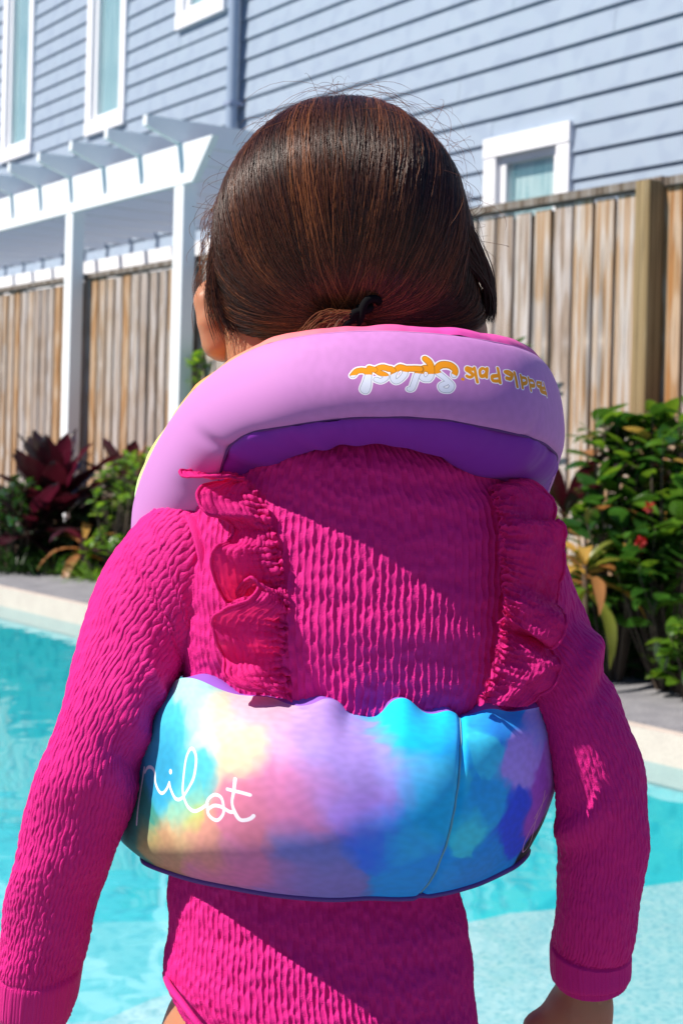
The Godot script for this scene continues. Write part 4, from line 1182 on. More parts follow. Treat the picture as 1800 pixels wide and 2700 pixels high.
func make_ground() -> void:
	var paving := world_tex(mat(Color.WHITE, 0.9), speckle_picture(Color(0.60, 0.60, 0.61), Color(0.50, 0.50, 0.52), Color(0.36, 0.36, 0.38), 1.2, 24.0), Vector3(1.1, 1.1, 1.1))
	var st := SurfaceTool.new()
	st.begin(Mesh.PRIMITIVE_TRIANGLES)
	flat_polygon([Vector2(-1.4, -60), Vector2(60, -60), Vector2(60, 60), Vector2(-1.4, 60)], -1.6, -0.006, st)
	flat_polygon([Vector2(-60, -60), Vector2(-14, -60), Vector2(-14, 60), Vector2(-60, 60)], -1.6, -0.006, st)
	flat_polygon([Vector2(-14, 9), Vector2(-1.4, 9), Vector2(-1.4, 60), Vector2(-14, 60)], -1.6, -0.006, st)
	tag(put("ground", turned(st.commit(), Basis(Vector3.RIGHT, -PI / 2)), paving, self), "grey concrete paving round the pool", "", "", "structure")
	var soil := world_tex(mat(Color.WHITE, 0.95), speckle_picture(Color(0.15, 0.105, 0.075), Color(0.24, 0.17, 0.125), Color(0.40, 0.31, 0.25), 3.0, 20.0), Vector3(2.2, 2.2, 2.2))
	var bed := deck_back.duplicate()
	bed.append_array([Vector2(-14, -60), Vector2(-1.4, -60)])
	tag(put("garden_bed", flat_polygon(bed, -1.6, -0.03), soil, self), "dark mulched soil between the paving strip and the fence", "", "", "structure")
	var strip := pool_edge.duplicate()
	for i in strip.size():
		strip[i] = strip[i] - Vector2(0, 0.05)
	strip.append_array(deck_back)
	tag(put("paving_strip", flat_polygon(strip, -0.25, 0.0), paving, self), "grey pebbled concrete strip beside the pool", "", "", "structure")
	var lip := []
	for q in pool_edge:
		lip.append(q)
	for i in range(pool_edge.size() - 1, -1, -1):
		lip.append(pool_edge[i] - Vector2(0, 0.048))
	var stone := world_tex(mat(Color.WHITE, 0.8), speckle_picture(Color(0.80, 0.755, 0.71), Color(0.76, 0.71, 0.67), Color(0.70, 0.65, 0.61), 2.0, 30.0), Vector3(0.9, 0.9, 0.9))
	tag(put("pool_coping", flat_polygon(lip, -0.16, -0.004), stone, self), "pale beige coping along the far edge of the pool", "", "", "structure")
	# the pool: a deep basin and a shallow ledge on the child's side
	var tile := world_tex(mat(Color.WHITE, 0.6), speckle_picture(Color(0.22, 0.75, 0.79), Color(0.31, 0.81, 0.84), Color(0.17, 0.68, 0.74), 0.7, 5.0), Vector3(0.35, 0.35, 0.35))
	var basin := pool_edge.duplicate()
	for i in basin.size():
		basin[i] = basin[i] - Vector2(0, 0.02)
	basin.append_array([Vector2(-1.4, 9), Vector2(-14, 9)])
	tag(put("pool_floor", flat_polygon(basin, -1.6, -1.25), tile, self), "turquoise floor of the pool", "", "", "structure")
	var wall := []
	for q in pool_edge:
		wall.append(q - Vector2(0, 0.012))
	for i in range(pool_edge.size() - 1, -1, -1):
		wall.append(pool_edge[i] - Vector2(0, 0.10))
	tag(put("pool_wall", flat_polygon(wall, -1.3, -0.17), tile, self), "turquoise wall of the pool below the coping", "", "", "structure")
	var shore := []
	for i in 60:
		var z := 0.3 + i * 0.15
		shore.append(Vector2(-2.72 - 0.10 * absf(z - 1.6) + 0.10 * n2(z * 90.0, 5.0) + 0.05 * n2(z * 260.0, 9.0), z))
	shore.append_array([Vector2(-1.4, 9.15), Vector2(-1.4, 0.3)])
	var pebble := world_tex(mat(Color.WHITE, 0.8), speckle_picture(Color(0.86, 0.91, 0.90), Color(0.74, 0.86, 0.87), Color(0.66, 0.80, 0.82), 2.5, 7.0), Vector3(1.3, 1.3, 1.3))
	tag(put("pool_ledge", flat_polygon(shore, -1.24, -0.38), pebble, self), "pale pebbled shallow ledge under the water", "", "", "structure")
	var step := world_tex(mat(Color.WHITE, 0.7), speckle_picture(Color(0.50, 0.85, 0.87), Color(0.58, 0.88, 0.89), Color(0.44, 0.81, 0.84), 0.7, 5.0), Vector3(0.5, 0.5, 0.5))
	tag(put("pool_step", flat_polygon([Vector2(-3.9, 0.4), Vector2(-4.1, 1.4), Vector2(-4.6, 2.4), Vector2(-5.2, 3.4), Vector2(-5.6, 9), Vector2(-1.41, 9), Vector2(-1.41, 0.3)], -1.245, -0.80), step, self), "light turquoise step between the pale ledge and the deep floor", "", "", "structure")
	var water := mat(Color(0.12, 0.72, 0.77, 0.34), 0.04, 0.5)
	water.transparency = BaseMaterial3D.TRANSPARENCY_ALPHA
	water.normal_enabled = true
	water.normal_texture = noise_tex(0.010, 512, true, 3.0, 3)
	water.normal_scale = 0.22
	water.uv1_triplanar = true
	water.uv1_world_triplanar = true
	water.uv1_scale = Vector3(0.55, 0.55, 0.55)
	var pm := PlaneMesh.new()
	pm.size = Vector2(12.6, 8.6)
	tag(put("pool_water", pm, water, self, at(-7.7, -0.10, 4.7)), "clear turquoise water of the swimming pool", "", "", "structure")


func make_house() -> void:
	var o := thing("house", "two-storey blue-grey weatherboard house with white-trimmed windows behind the fence", "house", Vector3(0, 0, -1.8))
	var paint := world_tex(mat(Color.WHITE, 0.6, 0.4), speckle_picture(Color(0.585, 0.645, 0.715), Color(0.60, 0.66, 0.725), Color(0.57, 0.63, 0.705), 0.6, 2.0), Vector3(0.5, 0.5, 0.5))
	var white := mat(lin(0.80, 0.81, 0.84), 0.5)
	var wins := [[-14.93, -14.10, 3.65, 6.2], [-12.76, -11.93, 3.615, 6.2], [-10.95, -10.13, 4.26, 6.2], [-6.82, -6.06, 1.35, 2.70]]
	var back := mat(lin(0.2, 0.22, 0.25), 0.9)
	put("wall", extrude(rect(-18, -0.03, 1.0, 6.4), -0.35, -0.102), back, o)
	for k in range(-15, 26):
		var y0 := 2.366 + 0.16 * k
		var cuts := []
		var fills := []
		for w in wins:
			if w[2] < y0 + 0.15 and w[3] > y0 + 0.01:
				cuts.append([w[0] + 0.03, w[1] - 0.03])
				if w[3] < y0 + 0.158:
					fills.append([w[0] + 0.03, w[1] - 0.03, w[3] - 0.01, y0 + 0.160])
				elif w[2] > y0 + 0.02:
					fills.append([w[0] + 0.03, w[1] - 0.03, y0 - 0.012, w[2] + 0.01])
		if y0 > 2.0:
			cuts.append([-10.01, -9.93])
		for q in range(-17, 1, 4):
			var jx: float = q + fmod(absf(k * 1.37), 3.6)
			var clear := true
			for c in cuts:
				if jx > c[0] - 0.2 and jx < c[1] + 0.2:
					clear = false
			if clear:
				cuts.append([jx, jx + 0.003])
		cuts.sort_custom(func(a, b): return a[0] < b[0])
		for f in fills:
			put("weatherboard", turned(extrude(PackedVector2Array([Vector2(-0.10, f[2]), Vector2(-0.001 - 0.018 * (f[2] - y0) / 0.16, f[2]), Vector2(-0.019 * (f[3] - y0) / 0.16, f[3]), Vector2(-0.10, f[3])]), -f[1], -f[0]), Basis(Vector3(0, 0, 1), Vector3.UP, Vector3(-1, 0, 0))), paint, o)
		var x := -18.0
		for c in cuts + [[1.0, 1.0]]:
			if c[0] - x > 0.02:
				put("weatherboard", turned(extrude(PackedVector2Array([Vector2(-0.10, y0 - 0.012), Vector2(0.002, y0 - 0.012), Vector2(0.004, y0 - 0.009), Vector2(-0.017, y0 + 0.160), Vector2(-0.10, y0 + 0.160)]), -c[0], -x), Basis(Vector3(0, 0, 1), Vector3.UP, Vector3(-1, 0, 0))), paint, o)
			x = c[1]
	put("corner_trim", extrude(rect(-10.06, 2.0, -9.89, 6.4), -0.09, 0.012), paint, o)
	var dp := put("downpipe", tube([Vector3(-9.86, 2.0, 0.085), Vector3(-9.86, 4.0, 0.085), Vector3(-9.86, 6.4, 0.085)], 0.045, 0.045, 20, 4), mat(Color(0.55, 0.62, 0.71), 0.45), o)
	for y in [2.6, 3.42, 4.5, 5.6]:
		put("bracket", extrude(rect(-9.915, y, -9.805, y + 0.03), 0.0, 0.135), mat(Color(0.55, 0.6, 0.7), 0.5), dp)
	var glass := mat(Color(0.45, 0.66, 0.70, 0.14), 0.03, 0.5)
	glass.transparency = BaseMaterial3D.TRANSPARENCY_ALPHA
	var blind := world_tex(mat(Color.WHITE, 0.8), speckle_picture(Color(0.74, 0.85, 0.86), Color(0.82, 0.90, 0.91), Color(0.60, 0.75, 0.78), 0.3, 1.5), Vector3(4.0, 0.2, 4.0))
	for w in wins:
		var x0: float = w[0]
		var x1: float = w[1]
		var y0: float = w[2]
		var y1: float = w[3]
		var st := SurfaceTool.new()
		st.begin(Mesh.PRIMITIVE_TRIANGLES)
		extrude(rect(x0, y0 + 0.13, x0 + 0.11, y1 - 0.12), -0.098, 0.028, st)
		extrude(rect(x1 - 0.11, y0 + 0.13, x1, y1 - 0.12), -0.098, 0.028, st)
		extrude(rect(x0 - 0.004, y1 - 0.12, x1 + 0.004, y1), -0.098, 0.034, st)
		extrude(rect(x0 - 0.004, y0, x1 + 0.004, y0 + 0.13), -0.098, 0.034, st)
		var f := put("window", st.commit(), white, o)
		var s2 := SurfaceTool.new()
		s2.begin(Mesh.PRIMITIVE_TRIANGLES)
		extrude(rect(x0 + 0.11, y0 + 0.13, x0 + 0.165, y1 - 0.12), -0.097, -0.012, s2)
		extrude(rect(x1 - 0.165, y0 + 0.13, x1 - 0.11, y1 - 0.12), -0.097, -0.012, s2)
		extrude(rect(x0 + 0.165, y0 + 0.13, x1 - 0.165, y0 + 0.175), -0.097, -0.012, s2)
		extrude(rect(x0 + 0.165, y1 - 0.165, x1 - 0.165, y1 - 0.12), -0.097, -0.012, s2)
		put("sash", s2.commit(), white, f)
		put("pane", extrude(rect(x0 + 0.165, y0 + 0.175, x1 - 0.165, y1 - 0.165), -0.046, -0.042), glass, f)
		var bl := PackedVector3Array()
		for j in 2:
			for i in 41:
				var xx := lerpf(x0 + 0.166, x1 - 0.166, i / 40.0)
				bl.append(Vector3(xx, [y0 + 0.176, y1 - 0.166][j], -0.082 + (0.016 * sin(i * 0.9 + 0.6 * sin(i * 0.37)) if y1 > 4.0 else 0.0)))
		put("curtain" if y1 > 4.0 else "blind", grid_mesh(bl, 41, 2, false, PackedVector2Array(), PackedColorArray(), true), blind, f)


func make_fence() -> void:
	var o := thing("paling_fence", "weathered timber paling fence with a capping rail behind the garden bed", "fence")
	var mats := []
	var looks := [
		[Color(0.63, 0.56, 0.51), Color(0.49, 0.40, 0.32), Color(0.73, 0.70, 0.70)], [Color(0.67, 0.60, 0.54), Color(0.61, 0.46, 0.31), Color(0.75, 0.73, 0.73)],
		[Color(0.64, 0.51, 0.38), Color(0.60, 0.42, 0.25), Color(0.73, 0.66, 0.60)], [Color(0.69, 0.64, 0.60), Color(0.56, 0.48, 0.42), Color(0.77, 0.75, 0.76)],
		[Color(0.58, 0.49, 0.41), Color(0.46, 0.36, 0.28), Color(0.68, 0.63, 0.60)],
	]
	for i in looks.size():
		mats.append(world_tex(mat(Color.WHITE, 0.85, 0.3), wood_picture(looks[i][0], looks[i][1], looks[i][2], 71.0 * i), Vector3(3.1, 0.8, 3.1)))
	var rail := world_tex(mat(Color.WHITE, 0.9, 0.3), wood_picture(Color(0.46, 0.42, 0.38), Color(0.36, 0.31, 0.27), Color(0.58, 0.56, 0.55), 900.0), Vector3(3.0, 0.5, 3.0))
	var widths := [0.084, 0.093, 0.101]
	var front := []
	for w in widths:
		front.append(post_mesh(w, 1.0, 0.015, 0.002))
	var back := post_mesh(0.098, 1.0, 0.014, 0.002)
	var x := -12.9
	var n := 0
	while x < -1.6:
		var k := rng.randi() % 3
		var lean := rng.randf_range(-0.002, 0.002)
		var top := 1.832 + rng.randf_range(-0.012, 0.002)
		if absf(x - -3.715) > 0.07:
			put("paling", front[k], mats[[0, 1, 3, 3, 0, 1, 2][rng.randi() % 7]], o, Transform3D(Basis(Vector3(1, 0, 0), Vector3(lean, top, 0), Vector3(0, 0, 1)), Vector3(x, -0.02, 0.004 + rng.randf_range(-0.002, 0.002))))
		put("paling", back, mats[[2, 4, 4, 0, 1, 0][rng.randi() % 6]], o, Transform3D(Basis(Vector3(1, 0, 0), Vector3(0, 1.825 + rng.randf_range(-0.02, 0.0), 0), Vector3(0, 0, 1)), Vector3(x + 0.06, -0.02, -0.016)))
		x += 0.119 + rng.randf_range(-0.004, 0.004)
		n += 1
	var pm := post_mesh(0.072, 1.835, 0.085, 0.004)
	var tan_ := world_tex(mat(Color.WHITE, 0.85, 0.3), wood_picture(Color(0.56, 0.48, 0.35), Color(0.50, 0.42, 0.30), Color(0.62, 0.55, 0.43), 400.0), Vector3(3.0, 0.4, 3.0))
	for px in [-11.2, -8.75, -6.3, -3.715, -1.7]:
		if px in [-3.715, -6.3, -1.7]:
			put("post", pm, tan_, o, at(px, 0.0, 0.056))
		else:
			put("post", pm, tan_, o, at(px, 0.0, -0.070))
	var edges := [-13.0, -11.2, -8.75, -6.3, -3.672, -1.6]
	for i in edges.size() - 1:
		put("capping_rail", extrude(rect(edges[i] + 0.002, 1.818 + 0.004 * (i % 2), edges[i + 1] - 0.002, 1.850 + 0.004 * (i % 2)), -0.045, 0.030 + 0.004 * (i % 2)), rail, o)
	for y in [0.35, 1.0, 1.62]:
		put("rail", extrude(rect(-13, y, -1.6, y + 0.07), -0.075, -0.032), rail, o)


func make_pergola() -> void:
	var o := thing("pergola", "white timber pergola with rafter tails over a fascia beam, in front of the house", "pergola")
	var white := mat(lin(0.80, 0.81, 0.83), 0.55)
	for px in [-7.25, -8.76, -11.8]:
		put("post", post_mesh(0.11, 2.247, 0.09, 0.004), white, o, at(px, 0.0, 0.10))
	put("beam", extrude(PackedVector2Array([Vector2(-14.5, 2.247), Vector2(-7.085, 2.247), Vector2(-6.866, 2.477), Vector2(-14.5, 2.477)]), 0.105, 0.15), white, o)
	put("rear_beam", extrude(rect(-15.0, 2.12, -6.9, 2.375), -1.74, -1.69), white, o)
	for i in 16:
		var x := -7.25 - 0.503 * i
		put("rafter", turned(extrude(PackedVector2Array([Vector2(-1.776, 2.480), Vector2(0.15, 2.480), Vector2(0.371, 2.559), Vector2(0.371, 2.617), Vector2(-1.776, 2.617)]), -x - 0.022, -x + 0.022), Basis(Vector3(0, 0, 1), Vector3.UP, Vector3(-1, 0, 0))), white, o)


# ---- plants ----
func leaf_mesh(length: float, width: float, droop: float, fold: float, tip := 1.0, ripple := 0.0) -> ArrayMesh:
	var p := PackedVector3Array()
	var n := 9
	for j in n:
		var t := float(j) / (n - 1)
		var w := width * 0.5 * pow(sin(PI * clampf(pow(t, tip) * 0.97 + 0.02, 0, 1)), 0.75)
		var a := droop * t
		var y := length * (t - droop * droop * t * t * t / 6.0)
		var z := length * droop * t * t * 0.5
		for i in 5:
			var s := (i - 2) / 2.0
			p.append(Vector3(s * w, y, z - absf(s) * w * fold + ripple * sin(t * 14.0 + s * 2.0) * absf(s)))
	return grid_mesh(p, 5, n)


# a leaf whose foot is at p, growing along d, its upper face towards the sky
func leaf_at(p: Vector3, d: Vector3, scale: float, roll := 0.0) -> Transform3D:
	var y := d.normalized()
	var x := y.cross(Vector3.UP)
	x = x.normalized() if x.length() > 0.05 else Vector3.RIGHT
	var z := x.cross(y)
	var b := Basis(x, y, z).rotated(y, roll)
	if b.z.y > 0.0:
		b = b.rotated(y, PI)
	return Transform3D(b.scaled_local(Vector3.ONE * scale), p)


func leafy(c: Color, glow: Color, rough := 0.32, coat := 0.0) -> StandardMaterial3D:
	var m := mat(c, rough, 0.5)
	m.backlight_enabled = true
	m.backlight = glow
	if coat > 0.0:
		m.clearcoat_enabled = true
		m.clearcoat = coat
		m.clearcoat_roughness = 0.18
	return m


func shrub(called: String, label: String, base: Vector3, blobs: Array, leaves: Array, mats: Array, whorl: int, size: float, bark: Material, group := "", odd: Material = null) -> Node3D:
	var o := thing(called, label, "shrub", base, 0.0, group)
	var twigs := SurfaceTool.new()
	twigs.begin(Mesh.PRIMITIVE_TRIANGLES)
	for b in blobs:  # [middle, radii, tips]
		for k in int(b[2]):
			var q := Vector3(rng.randfn(), rng.randfn(), rng.randfn()).normalized() * pow(rng.randf(), 0.4)
			var tip: Vector3 = b[0] + q * b[1]
			var root := Vector3(tip.x * 0.15, 0.0, tip.z * 0.15)
			var bend := root.lerp(tip, 0.55) + Vector3(rng.randf_range(-0.03, 0.03), 0.02, rng.randf_range(-0.03, 0.03))
			twigs.append_from(tube([root, bend, tip], 0.006, 0.002, 5, 5), 0, Transform3D.IDENTITY)
			var axis: Vector3 = (tip - bend).normalized()
			var side := axis.cross(Vector3(0.3, 0.2, 0.9)).normalized()
			for w in whorl:
				var a := TAU * w / whorl * 1.6 + rng.randf_range(-0.3, 0.3)
				var out := side.rotated(axis, a)
				var d := (out * rng.randf_range(0.7, 1.1) + axis * rng.randf_range(0.1, 0.8) + Vector3(0, 0.15, 0)).normalized()
				var foot := tip - axis * (0.022 * (w % 4)) * (size / 0.1)
				var m: Material = mats[rng.randi() % mats.size()]
				if odd and rng.randf() < 0.04:
					m = odd
				put("leaf", leaves[rng.randi() % leaves.size()], m, o, leaf_at(foot, d, size * rng.randf_range(0.7, 1.15), rng.randf_range(-0.5, 0.5)))
	put("stems", twigs.commit(), bark, o).set_meta("kind", "stuff")
	return o


func cordyline(called: String, label: String, base: Vector3, crown: float, n: int, leaf: ArrayMesh, size: float, mats: Array, tilt: Vector2, group := "") -> Node3D:
	var o := thing(called, label, "plant", base, 0.0, group)
	put("stem", tube([Vector3(0, -0.03, 0), Vector3(0.01, crown * 0.5, 0), Vector3(0, crown + 0.02, 0)], 0.014, 0.010, 8, 6), mat(lin(0.09, 0.06, 0.04), 0.9), o)
	for k in n:
		var a := k * 2.399 + rng.randf_range(-0.2, 0.2)
		var up := lerpf(tilt.x, tilt.y, float(k) / n)
		var d := Vector3(cos(a) * cos(up), sin(up), sin(a) * cos(up))
		put("leaf", leaf, mats[rng.randi() % mats.size()], o, leaf_at(Vector3(0, crown - 0.10 + 0.10 * k / n, 0), d, size * rng.randf_range(0.8, 1.1), rng.randf_range(-0.3, 0.3)))
	return o


func tussock(label: String, base: Vector3, n: int, length: float, m: Material, group := "") -> void:
	var o := thing("grass_tussock", label, "grass", base, 0.0, group)
	var st := SurfaceTool.new()
	st.begin(Mesh.PRIMITIVE_TRIANGLES)
	var blades := [leaf_mesh(1.0, 0.045, 1.2, 0.3), leaf_mesh(1.0, 0.04, 0.7, 0.3), leaf_mesh(1.0, 0.05, 1.7, 0.3)]
	for k in n:
		var a := rng.randf() * TAU
		var up := rng.randf_range(0.7, 1.45)
		var d := Vector3(cos(a) * cos(up), sin(up), sin(a) * cos(up))
		st.append_from(blades[k % 3], 0, leaf_at(Vector3(cos(a), 0, sin(a)) * rng.randf() * 0.06, d, length * rng.randf_range(0.6, 1.1), rng.randf_range(-0.4, 0.4)))
	put("blades", st.commit(), m, o).set_meta("kind", "stuff")


func make_plants() -> void:
	var bark := mat(lin(0.07, 0.05, 0.035), 0.9)
	var g1 := leafy(lin(0.015, 0.052, 0.007), lin(0.06, 0.15, 0.012), 0.26, 0.5)
	var g2 := leafy(lin(0.014, 0.050, 0.009), lin(0.06, 0.18, 0.02), 0.28, 0.5)
	var g3 := leafy(lin(0.055, 0.125, 0.010), lin(0.18, 0.32, 0.02), 0.30, 0.4)
	var lime := leafy(lin(0.15, 0.27, 0.022), lin(0.35, 0.55, 0.04), 0.4)
	var lime2 := leafy(lin(0.085, 0.19, 0.018), lin(0.25, 0.45, 0.03), 0.4)
	var wine := leafy(lin(0.012, 0.003, 0.005), lin(0.05, 0.004, 0.010), 0.42, 0.1)
	var wine2 := leafy(lin(0.030, 0.004, 0.010), lin(0.10, 0.008, 0.025), 0.42)
	var rust := leafy(lin(0.30, 0.13, 0.045), lin(0.5, 0.2, 0.06), 0.5)
	var ochre := leafy(lin(0.42, 0.24, 0.05), lin(0.55, 0.32, 0.06), 0.45)
	var olive := leafy(lin(0.11, 0.13, 0.02), lin(0.3, 0.3, 0.04), 0.4)
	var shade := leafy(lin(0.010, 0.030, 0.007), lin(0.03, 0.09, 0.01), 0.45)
	var oval := [leaf_mesh(1.0, 0.44, 0.5, 0.22), leaf_mesh(1.0, 0.40, 0.9, 0.3), leaf_mesh(1.0, 0.48, 0.25, 0.15)]
	var small := [leaf_mesh(1.0, 0.42, 0.5, 0.2), leaf_mesh(1.0, 0.5, 0.8, 0.2)]
	var strap := leaf_mesh(1.0, 0.24, 0.55, 0.35, 1.15, 0.012)
	var broad := leaf_mesh(1.0, 0.30, 0.35, 0.30, 1.15, 0.02)
	var strap_arch := leaf_mesh(1.0, 0.17, 1.3, 0.35, 1.1, 0.01)
	# right of the child
	var a := shrub("ixora_shrub", "glossy green shrub tallest beside the tan fence post, its top leaf pointing up", Vector3(-3.6165, -0.03, 0.278), [[Vector3(0, 0.90, 0.0), Vector3(0.13, 0.18, 0.10), 17], [Vector3(0.02, 0.62, 0.06), Vector3(0.18, 0.18, 0.13), 17], [Vector3(-0.02, 0.36, 0.06), Vector3(0.14, 0.14, 0.12), 7]], oval, [g1, g1, g2, g2, g3], 7, 0.138, bark, "glossy shrubs along the fence on the right", rust)
	var b := shrub("ixora_shrub", "broad glossy green shrub with red flower clusters at the right edge of the bed", Vector3(-3.389, -0.03, 0.2495), [[Vector3(0.02, 0.86, -0.02), Vector3(0.18, 0.22, 0.12), 17], [Vector3(-0.05, 0.50, 0.06), Vector3(0.22, 0.22, 0.14), 18], [Vector3(0.06, 0.24, 0.08), Vector3(0.18, 0.14, 0.14), 6]], oval, [g1, g1, g2, g3], 7, 0.138, bark, "glossy shrubs along the fence on the right", ochre)
	shrub("ixora_shrub", "low bright green shrub overhanging the paving strip at the right", Vector3(-3.248, -0.03, 0.3096), [[Vector3(0, 0.22, 0.05), Vector3(0.14, 0.13, 0.10), 7]], oval, [g1, g3, g3], 7, 0.105, bark, "glossy shrubs along the fence on the right")
	shrub("ixora_shrub", "dense glossy green shrub behind the yellow strap-leaved plant, against the fence", Vector3(-3.6202, -0.03, 0.1438), [[Vector3(0, 0.62, 0), Vector3(0.20, 0.20, 0.08), 18], [Vector3(-0.12, 0.38, 0.02), Vector3(0.24, 0.16, 0.08), 18]], oval, [g1, g2, g2, shade], 7, 0.13, bark, "glossy shrubs along the fence on the right", ochre)
	var red := leafy(lin(0.32, 0.006, 0.006), lin(0.3, 0.01, 0.01), 0.5)
	for pos in [Vector3(-3.3331, 0.6431, 0.4312), Vector3(-3.3343, 0.5264, 0.4678)]:
		var st := SurfaceTool.new()
		st.begin(Mesh.PRIMITIVE_TRIANGLES)
		for k in 40:
			var d := Vector3(rng.randfn(), rng.randfn() + 0.4, rng.randfn()).normalized()
			st.append_from(small[k % 2], 0, leaf_at(d * 0.007, d, 0.017, rng.randf() * 3.0))
		put("flower", st.commit(), red, b, Transform3D(Basis.IDENTITY, pos - b.position))
	cordyline("cordyline", "dark red cordyline with a crimson midrib between the neck float and the glossy shrub", Vector3(-3.8624, -0.03, 0.3153), 0.64, 15, strap, 0.40, [wine, wine, wine2, olive], Vector2(0.1, 1.2), "cordylines on the right")
	cordyline("dracaena", "plant with yellow and orange strap leaves arching beside the child's right shoulder", Vector3(-3.5846, -0.03, 0.4766), 0.46, 19, strap_arch, 0.30, [ochre, rust, olive, olive, rust, wine, g3], Vector2(-0.1, 1.1), "cordylines on the right")
	cordyline("cordyline", "small brown and yellow cordyline low at the fence behind the glossy shrub", Vector3(-3.6526, -0.03, 0.1551), 0.55, 9, strap, 0.30, [olive, ochre, rust, wine2], Vector2(0.1, 1.2), "cordylines on the right")
	shrub("garden_sapling", "thin sapling whose pointed olive leaf tips show just above the neck float at right", Vector3(-4.3177, -0.03, 0.1809), [[Vector3(0, 1.22, 0), Vector3(0.06, 0.05, 0.06), 4], [Vector3(0, 0.9, 0), Vector3(0.10, 0.15, 0.10), 6]], [leaf_mesh(1.0, 0.26, 0.4, 0.2)], [g2, olive, g2], 7, 0.10, bark, "")
	# left of the child
	cordyline("cordyline", "big burgundy cordyline with broad upright leaves in front of the left pergola post", Vector3(-7.9916, -0.03, 0.546), 0.40, 24, broad, 0.52, [wine, wine, wine, wine2, wine], Vector2(0.55, 1.45), "burgundy cordylines on the left")
	cordyline("cordyline", "dark burgundy cordyline at the left with short spreading leaves low in the bed", Vector3(-7.8392, -0.03, 0.7643), 0.30, 16, broad, 0.38, [wine, wine, wine2, wine], Vector2(-0.1, 1.2), "burgundy cordylines on the left")
	cordyline("cordyline", "burgundy cordyline rising behind the lime green shrub, one leaf lit orange", Vector3(-7.9222, -0.03, 0.0981), 0.50, 11, broad, 0.40, [wine, wine, wine2, wine, rust], Vector2(0.0, 1.45), "burgundy cordylines on the left")
	cordyline("cordyline", "low wine red cordyline with dry orange leaf tips beside the paving strip", Vector3(-7.5141, -0.03, 0.5614), 0.22, 13, strap_arch, 0.36, [wine, wine, rust, wine2, ochre], Vector2(-0.2, 1.0), "burgundy cordylines on the left")
	shrub("garden_shrub", "bright lime green small-leaved shrub beside the child's left arm", Vector3(-7.2288, -0.03, 0.5027), [[Vector3(0, 0.50, 0), Vector3(0.17, 0.20, 0.14), 20], [Vector3(0.10, 0.66, -0.1), Vector3(0.14, 0.16, 0.12), 10], [Vector3(0.0, 0.22, 0.08), Vector3(0.16, 0.14, 0.12), 9]], small, [lime, lime2, lime2, g3, g1], 7, 0.075, bark)
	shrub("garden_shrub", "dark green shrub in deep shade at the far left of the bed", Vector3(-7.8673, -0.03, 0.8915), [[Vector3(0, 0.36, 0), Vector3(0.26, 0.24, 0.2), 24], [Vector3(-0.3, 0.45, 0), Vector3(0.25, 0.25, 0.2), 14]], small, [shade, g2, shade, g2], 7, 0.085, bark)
	shrub("garden_sapling", "slender light green sapling in front of the right pergola post", Vector3(-7.1007, -0.03, 0.0583), [[Vector3(0, 1.24, 0), Vector3(0.07, 0.14, 0.06), 6], [Vector3(-0.04, 1.08, 0), Vector3(0.12, 0.12, 0.08), 6], [Vector3(0, 0.7, 0), Vector3(0.12, 0.25, 0.1), 8]], small, [lime2, g3, lime], 6, 0.075, bark)
	var dusk := [leaf_mesh(1.0, 0.42, 0.5, 0.2), leaf_mesh(1.0, 0.36, 0.8, 0.2)]
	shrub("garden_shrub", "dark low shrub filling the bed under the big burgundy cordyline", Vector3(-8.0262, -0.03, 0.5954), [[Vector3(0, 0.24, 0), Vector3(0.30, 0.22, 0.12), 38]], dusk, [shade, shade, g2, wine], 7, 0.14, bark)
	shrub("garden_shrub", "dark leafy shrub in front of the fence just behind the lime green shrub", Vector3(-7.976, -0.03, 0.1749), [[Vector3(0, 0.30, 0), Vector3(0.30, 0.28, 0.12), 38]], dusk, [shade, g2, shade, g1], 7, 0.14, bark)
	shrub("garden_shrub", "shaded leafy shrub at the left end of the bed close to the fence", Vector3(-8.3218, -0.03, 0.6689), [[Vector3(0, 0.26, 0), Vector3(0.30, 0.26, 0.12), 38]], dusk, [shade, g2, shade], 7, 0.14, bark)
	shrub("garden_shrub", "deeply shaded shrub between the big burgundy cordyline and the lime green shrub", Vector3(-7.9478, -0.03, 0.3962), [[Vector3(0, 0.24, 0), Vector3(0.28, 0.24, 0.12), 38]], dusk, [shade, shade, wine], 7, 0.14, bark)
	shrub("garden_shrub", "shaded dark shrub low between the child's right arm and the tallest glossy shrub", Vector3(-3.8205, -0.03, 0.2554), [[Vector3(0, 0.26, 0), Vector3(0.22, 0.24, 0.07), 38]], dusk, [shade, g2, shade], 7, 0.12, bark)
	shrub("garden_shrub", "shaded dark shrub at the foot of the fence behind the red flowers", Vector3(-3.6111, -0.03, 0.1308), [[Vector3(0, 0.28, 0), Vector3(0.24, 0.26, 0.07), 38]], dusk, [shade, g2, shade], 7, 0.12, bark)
	tussock("green grass tussock beneath the lime green shrub at the paving edge", Vector3(-7.2025, -0.03, 0.6395), 90, 0.22, lime2, "grass tussocks")
	tussock("dark grass tussock between the burgundy cordylines and the paving strip", Vector3(-7.5604, -0.03, 0.7147), 90, 0.24, g2, "grass tussocks")
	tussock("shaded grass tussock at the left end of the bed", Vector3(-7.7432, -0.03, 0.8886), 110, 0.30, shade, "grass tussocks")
	# litter of dry leaves and pebbles at the foot of the plants
	var chips := MultiMesh.new()
	chips.transform_format = MultiMesh.TRANSFORM_3D
	chips.mesh = leaf_mesh(1.0, 0.5, 1.0, 0.3)
	chips.instance_count = 2600
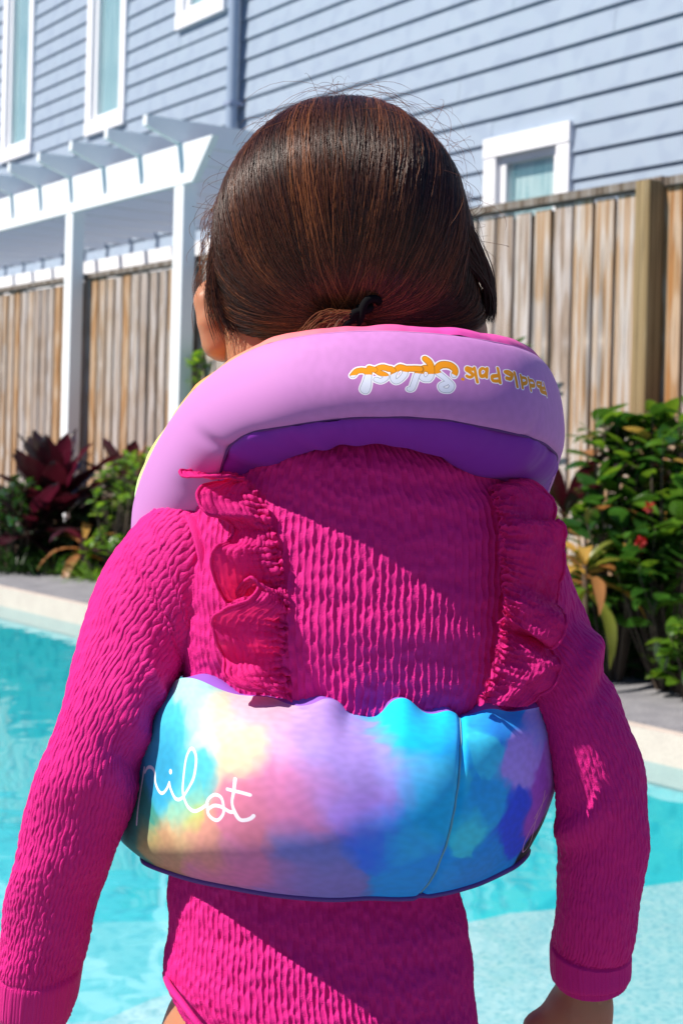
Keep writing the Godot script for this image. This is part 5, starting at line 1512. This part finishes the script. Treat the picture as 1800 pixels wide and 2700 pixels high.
	for k in 2600:
		var x := rng.randf_range(-10.5, -2.0)
		var back := 0.0
		for i in deck_back.size() - 1:
			if x <= deck_back[i].x and x >= deck_back[i + 1].x:
				back = lerpf(deck_back[i].y, deck_back[i + 1].y, (deck_back[i].x - x) / (deck_back[i].x - deck_back[i + 1].x))
		var z := lerpf(0.02, back - 0.01, sqrt(rng.randf()))
		var d := Vector3(rng.randfn(), rng.randf_range(0, 0.35), rng.randfn())
		chips.set_instance_transform(k, leaf_at(Vector3(x, -0.024, z), d, rng.randf_range(0.02, 0.06), rng.randf_range(-0.5, 0.5)))
	var litter := MultiMeshInstance3D.new()
	litter.name = "leaf_litter"
	litter.multimesh = chips
	litter.material_override = leafy(lin(0.13, 0.075, 0.045), lin(0.1, 0.05, 0.02), 0.7)
	add_child(litter)
	tag(litter, "dry brown leaves littering the garden bed", "leaf litter", "", "stuff")
	var stones := MultiMesh.new()
	stones.transform_format = MultiMesh.TRANSFORM_3D
	var ball := SphereMesh.new()
	ball.radius = 1.0
	ball.height = 2.0
	ball.radial_segments = 8
	ball.rings = 5
	stones.mesh = ball
	stones.instance_count = 700
	for k in 700:
		var x := rng.randf_range(-10.0, -2.0)
		var back := 0.0
		for i in deck_back.size() - 1:
			if x <= deck_back[i].x and x >= deck_back[i + 1].x:
				back = lerpf(deck_back[i].y, deck_back[i + 1].y, (deck_back[i].x - x) / (deck_back[i].x - deck_back[i + 1].x))
		var s := rng.randf_range(0.006, 0.017)
		stones.set_instance_transform(k, Transform3D(Basis.from_euler(Vector3(rng.randf(), rng.randf() * 6, rng.randf())).scaled_local(Vector3(s, s * 0.6, s * 0.8)), Vector3(x, -0.024, back - 0.015 - absf(rng.randfn()) * 0.06)))
	var peb := MultiMeshInstance3D.new()
	peb.name = "pebbles"
	peb.multimesh = stones
	peb.material_override = mat(lin(0.40, 0.33, 0.30), 0.8)
	add_child(peb)
	tag(peb, "pale pebbles scattered along the edge of the garden bed", "pebbles", "", "stuff")


func _ready() -> void:
	rng.seed = 20240
	noise.seed = 5
	noise.noise_type = FastNoiseLite.TYPE_SIMPLEX_SMOOTH
	noise.frequency = 0.01
	noise.fractal_type = FastNoiseLite.FRACTAL_NONE
	# camera: held level at the child's shoulder height, turned towards the fence, a lens of 50 mm shifted downwards and rolled a degree and a half
	var cam := Camera3D.new()
	cam.name = "camera"
	cam.projection = Camera3D.PROJECTION_FRUSTUM
	cam.near = 0.05
	cam.far = 200.0
	cam.size = 0.05 * 2352.0 / 3266.0
	cam.frustum_offset = Vector2(0, -0.05 * 203.5 / 3266.0)
	cam.position = Vector3(0, 0.9, 4.04)
	cam.basis = Basis(Vector3.UP, deg_to_rad(55.0)) * Basis(Vector3.BACK, 0.025)
	var lens := CameraAttributesPhysical.new()
	lens.frustum_focal_length = 50.0
	lens.exposure_aperture = 16.0
	lens.frustum_focus_distance = 0.86
	cam.attributes = lens
	add_child(cam)
	cam.current = true
	var env := Environment.new()
	env.background_mode = Environment.BG_SKY
	var sky := Sky.new()
	var sm := ProceduralSkyMaterial.new()
	sm.sky_top_color = Color(0.28, 0.47, 0.78)
	sm.sky_horizon_color = Color(0.72, 0.81, 0.90)
	sm.sky_curve = 0.12
	sm.ground_bottom_color = Color(0.4, 0.4, 0.4)
	sm.ground_horizon_color = Color(0.6, 0.62, 0.64)
	sky.sky_material = sm
	env.sky = sky
	env.background_energy_multiplier = 0.5
	env.tonemap_mode = Environment.TONE_MAPPER_LINEAR
	env.tonemap_exposure = 1.4
	env.sdfgi_enabled = true
	env.ssao_enabled = true
	env.ssil_enabled = true
	var we := WorldEnvironment.new()
	we.name = "environment"
	we.environment = env
	add_child(we)
	var sun := DirectionalLight3D.new()
	sun.name = "sun"
	sun.light_energy = 1.6
	sun.light_color = Color(1.0, 0.965, 0.92)
	sun.light_angular_distance = 0.5
	sun.shadow_enabled = true
	sun.look_at_from_position(Vector3(-0.14, 0.77, 0.675) * 30.0, Vector3.ZERO)
	add_child(sun)
	make_ground()
	make_house()
	make_fence()
	make_pergola()
	make_person()
	make_float()
	make_plants()
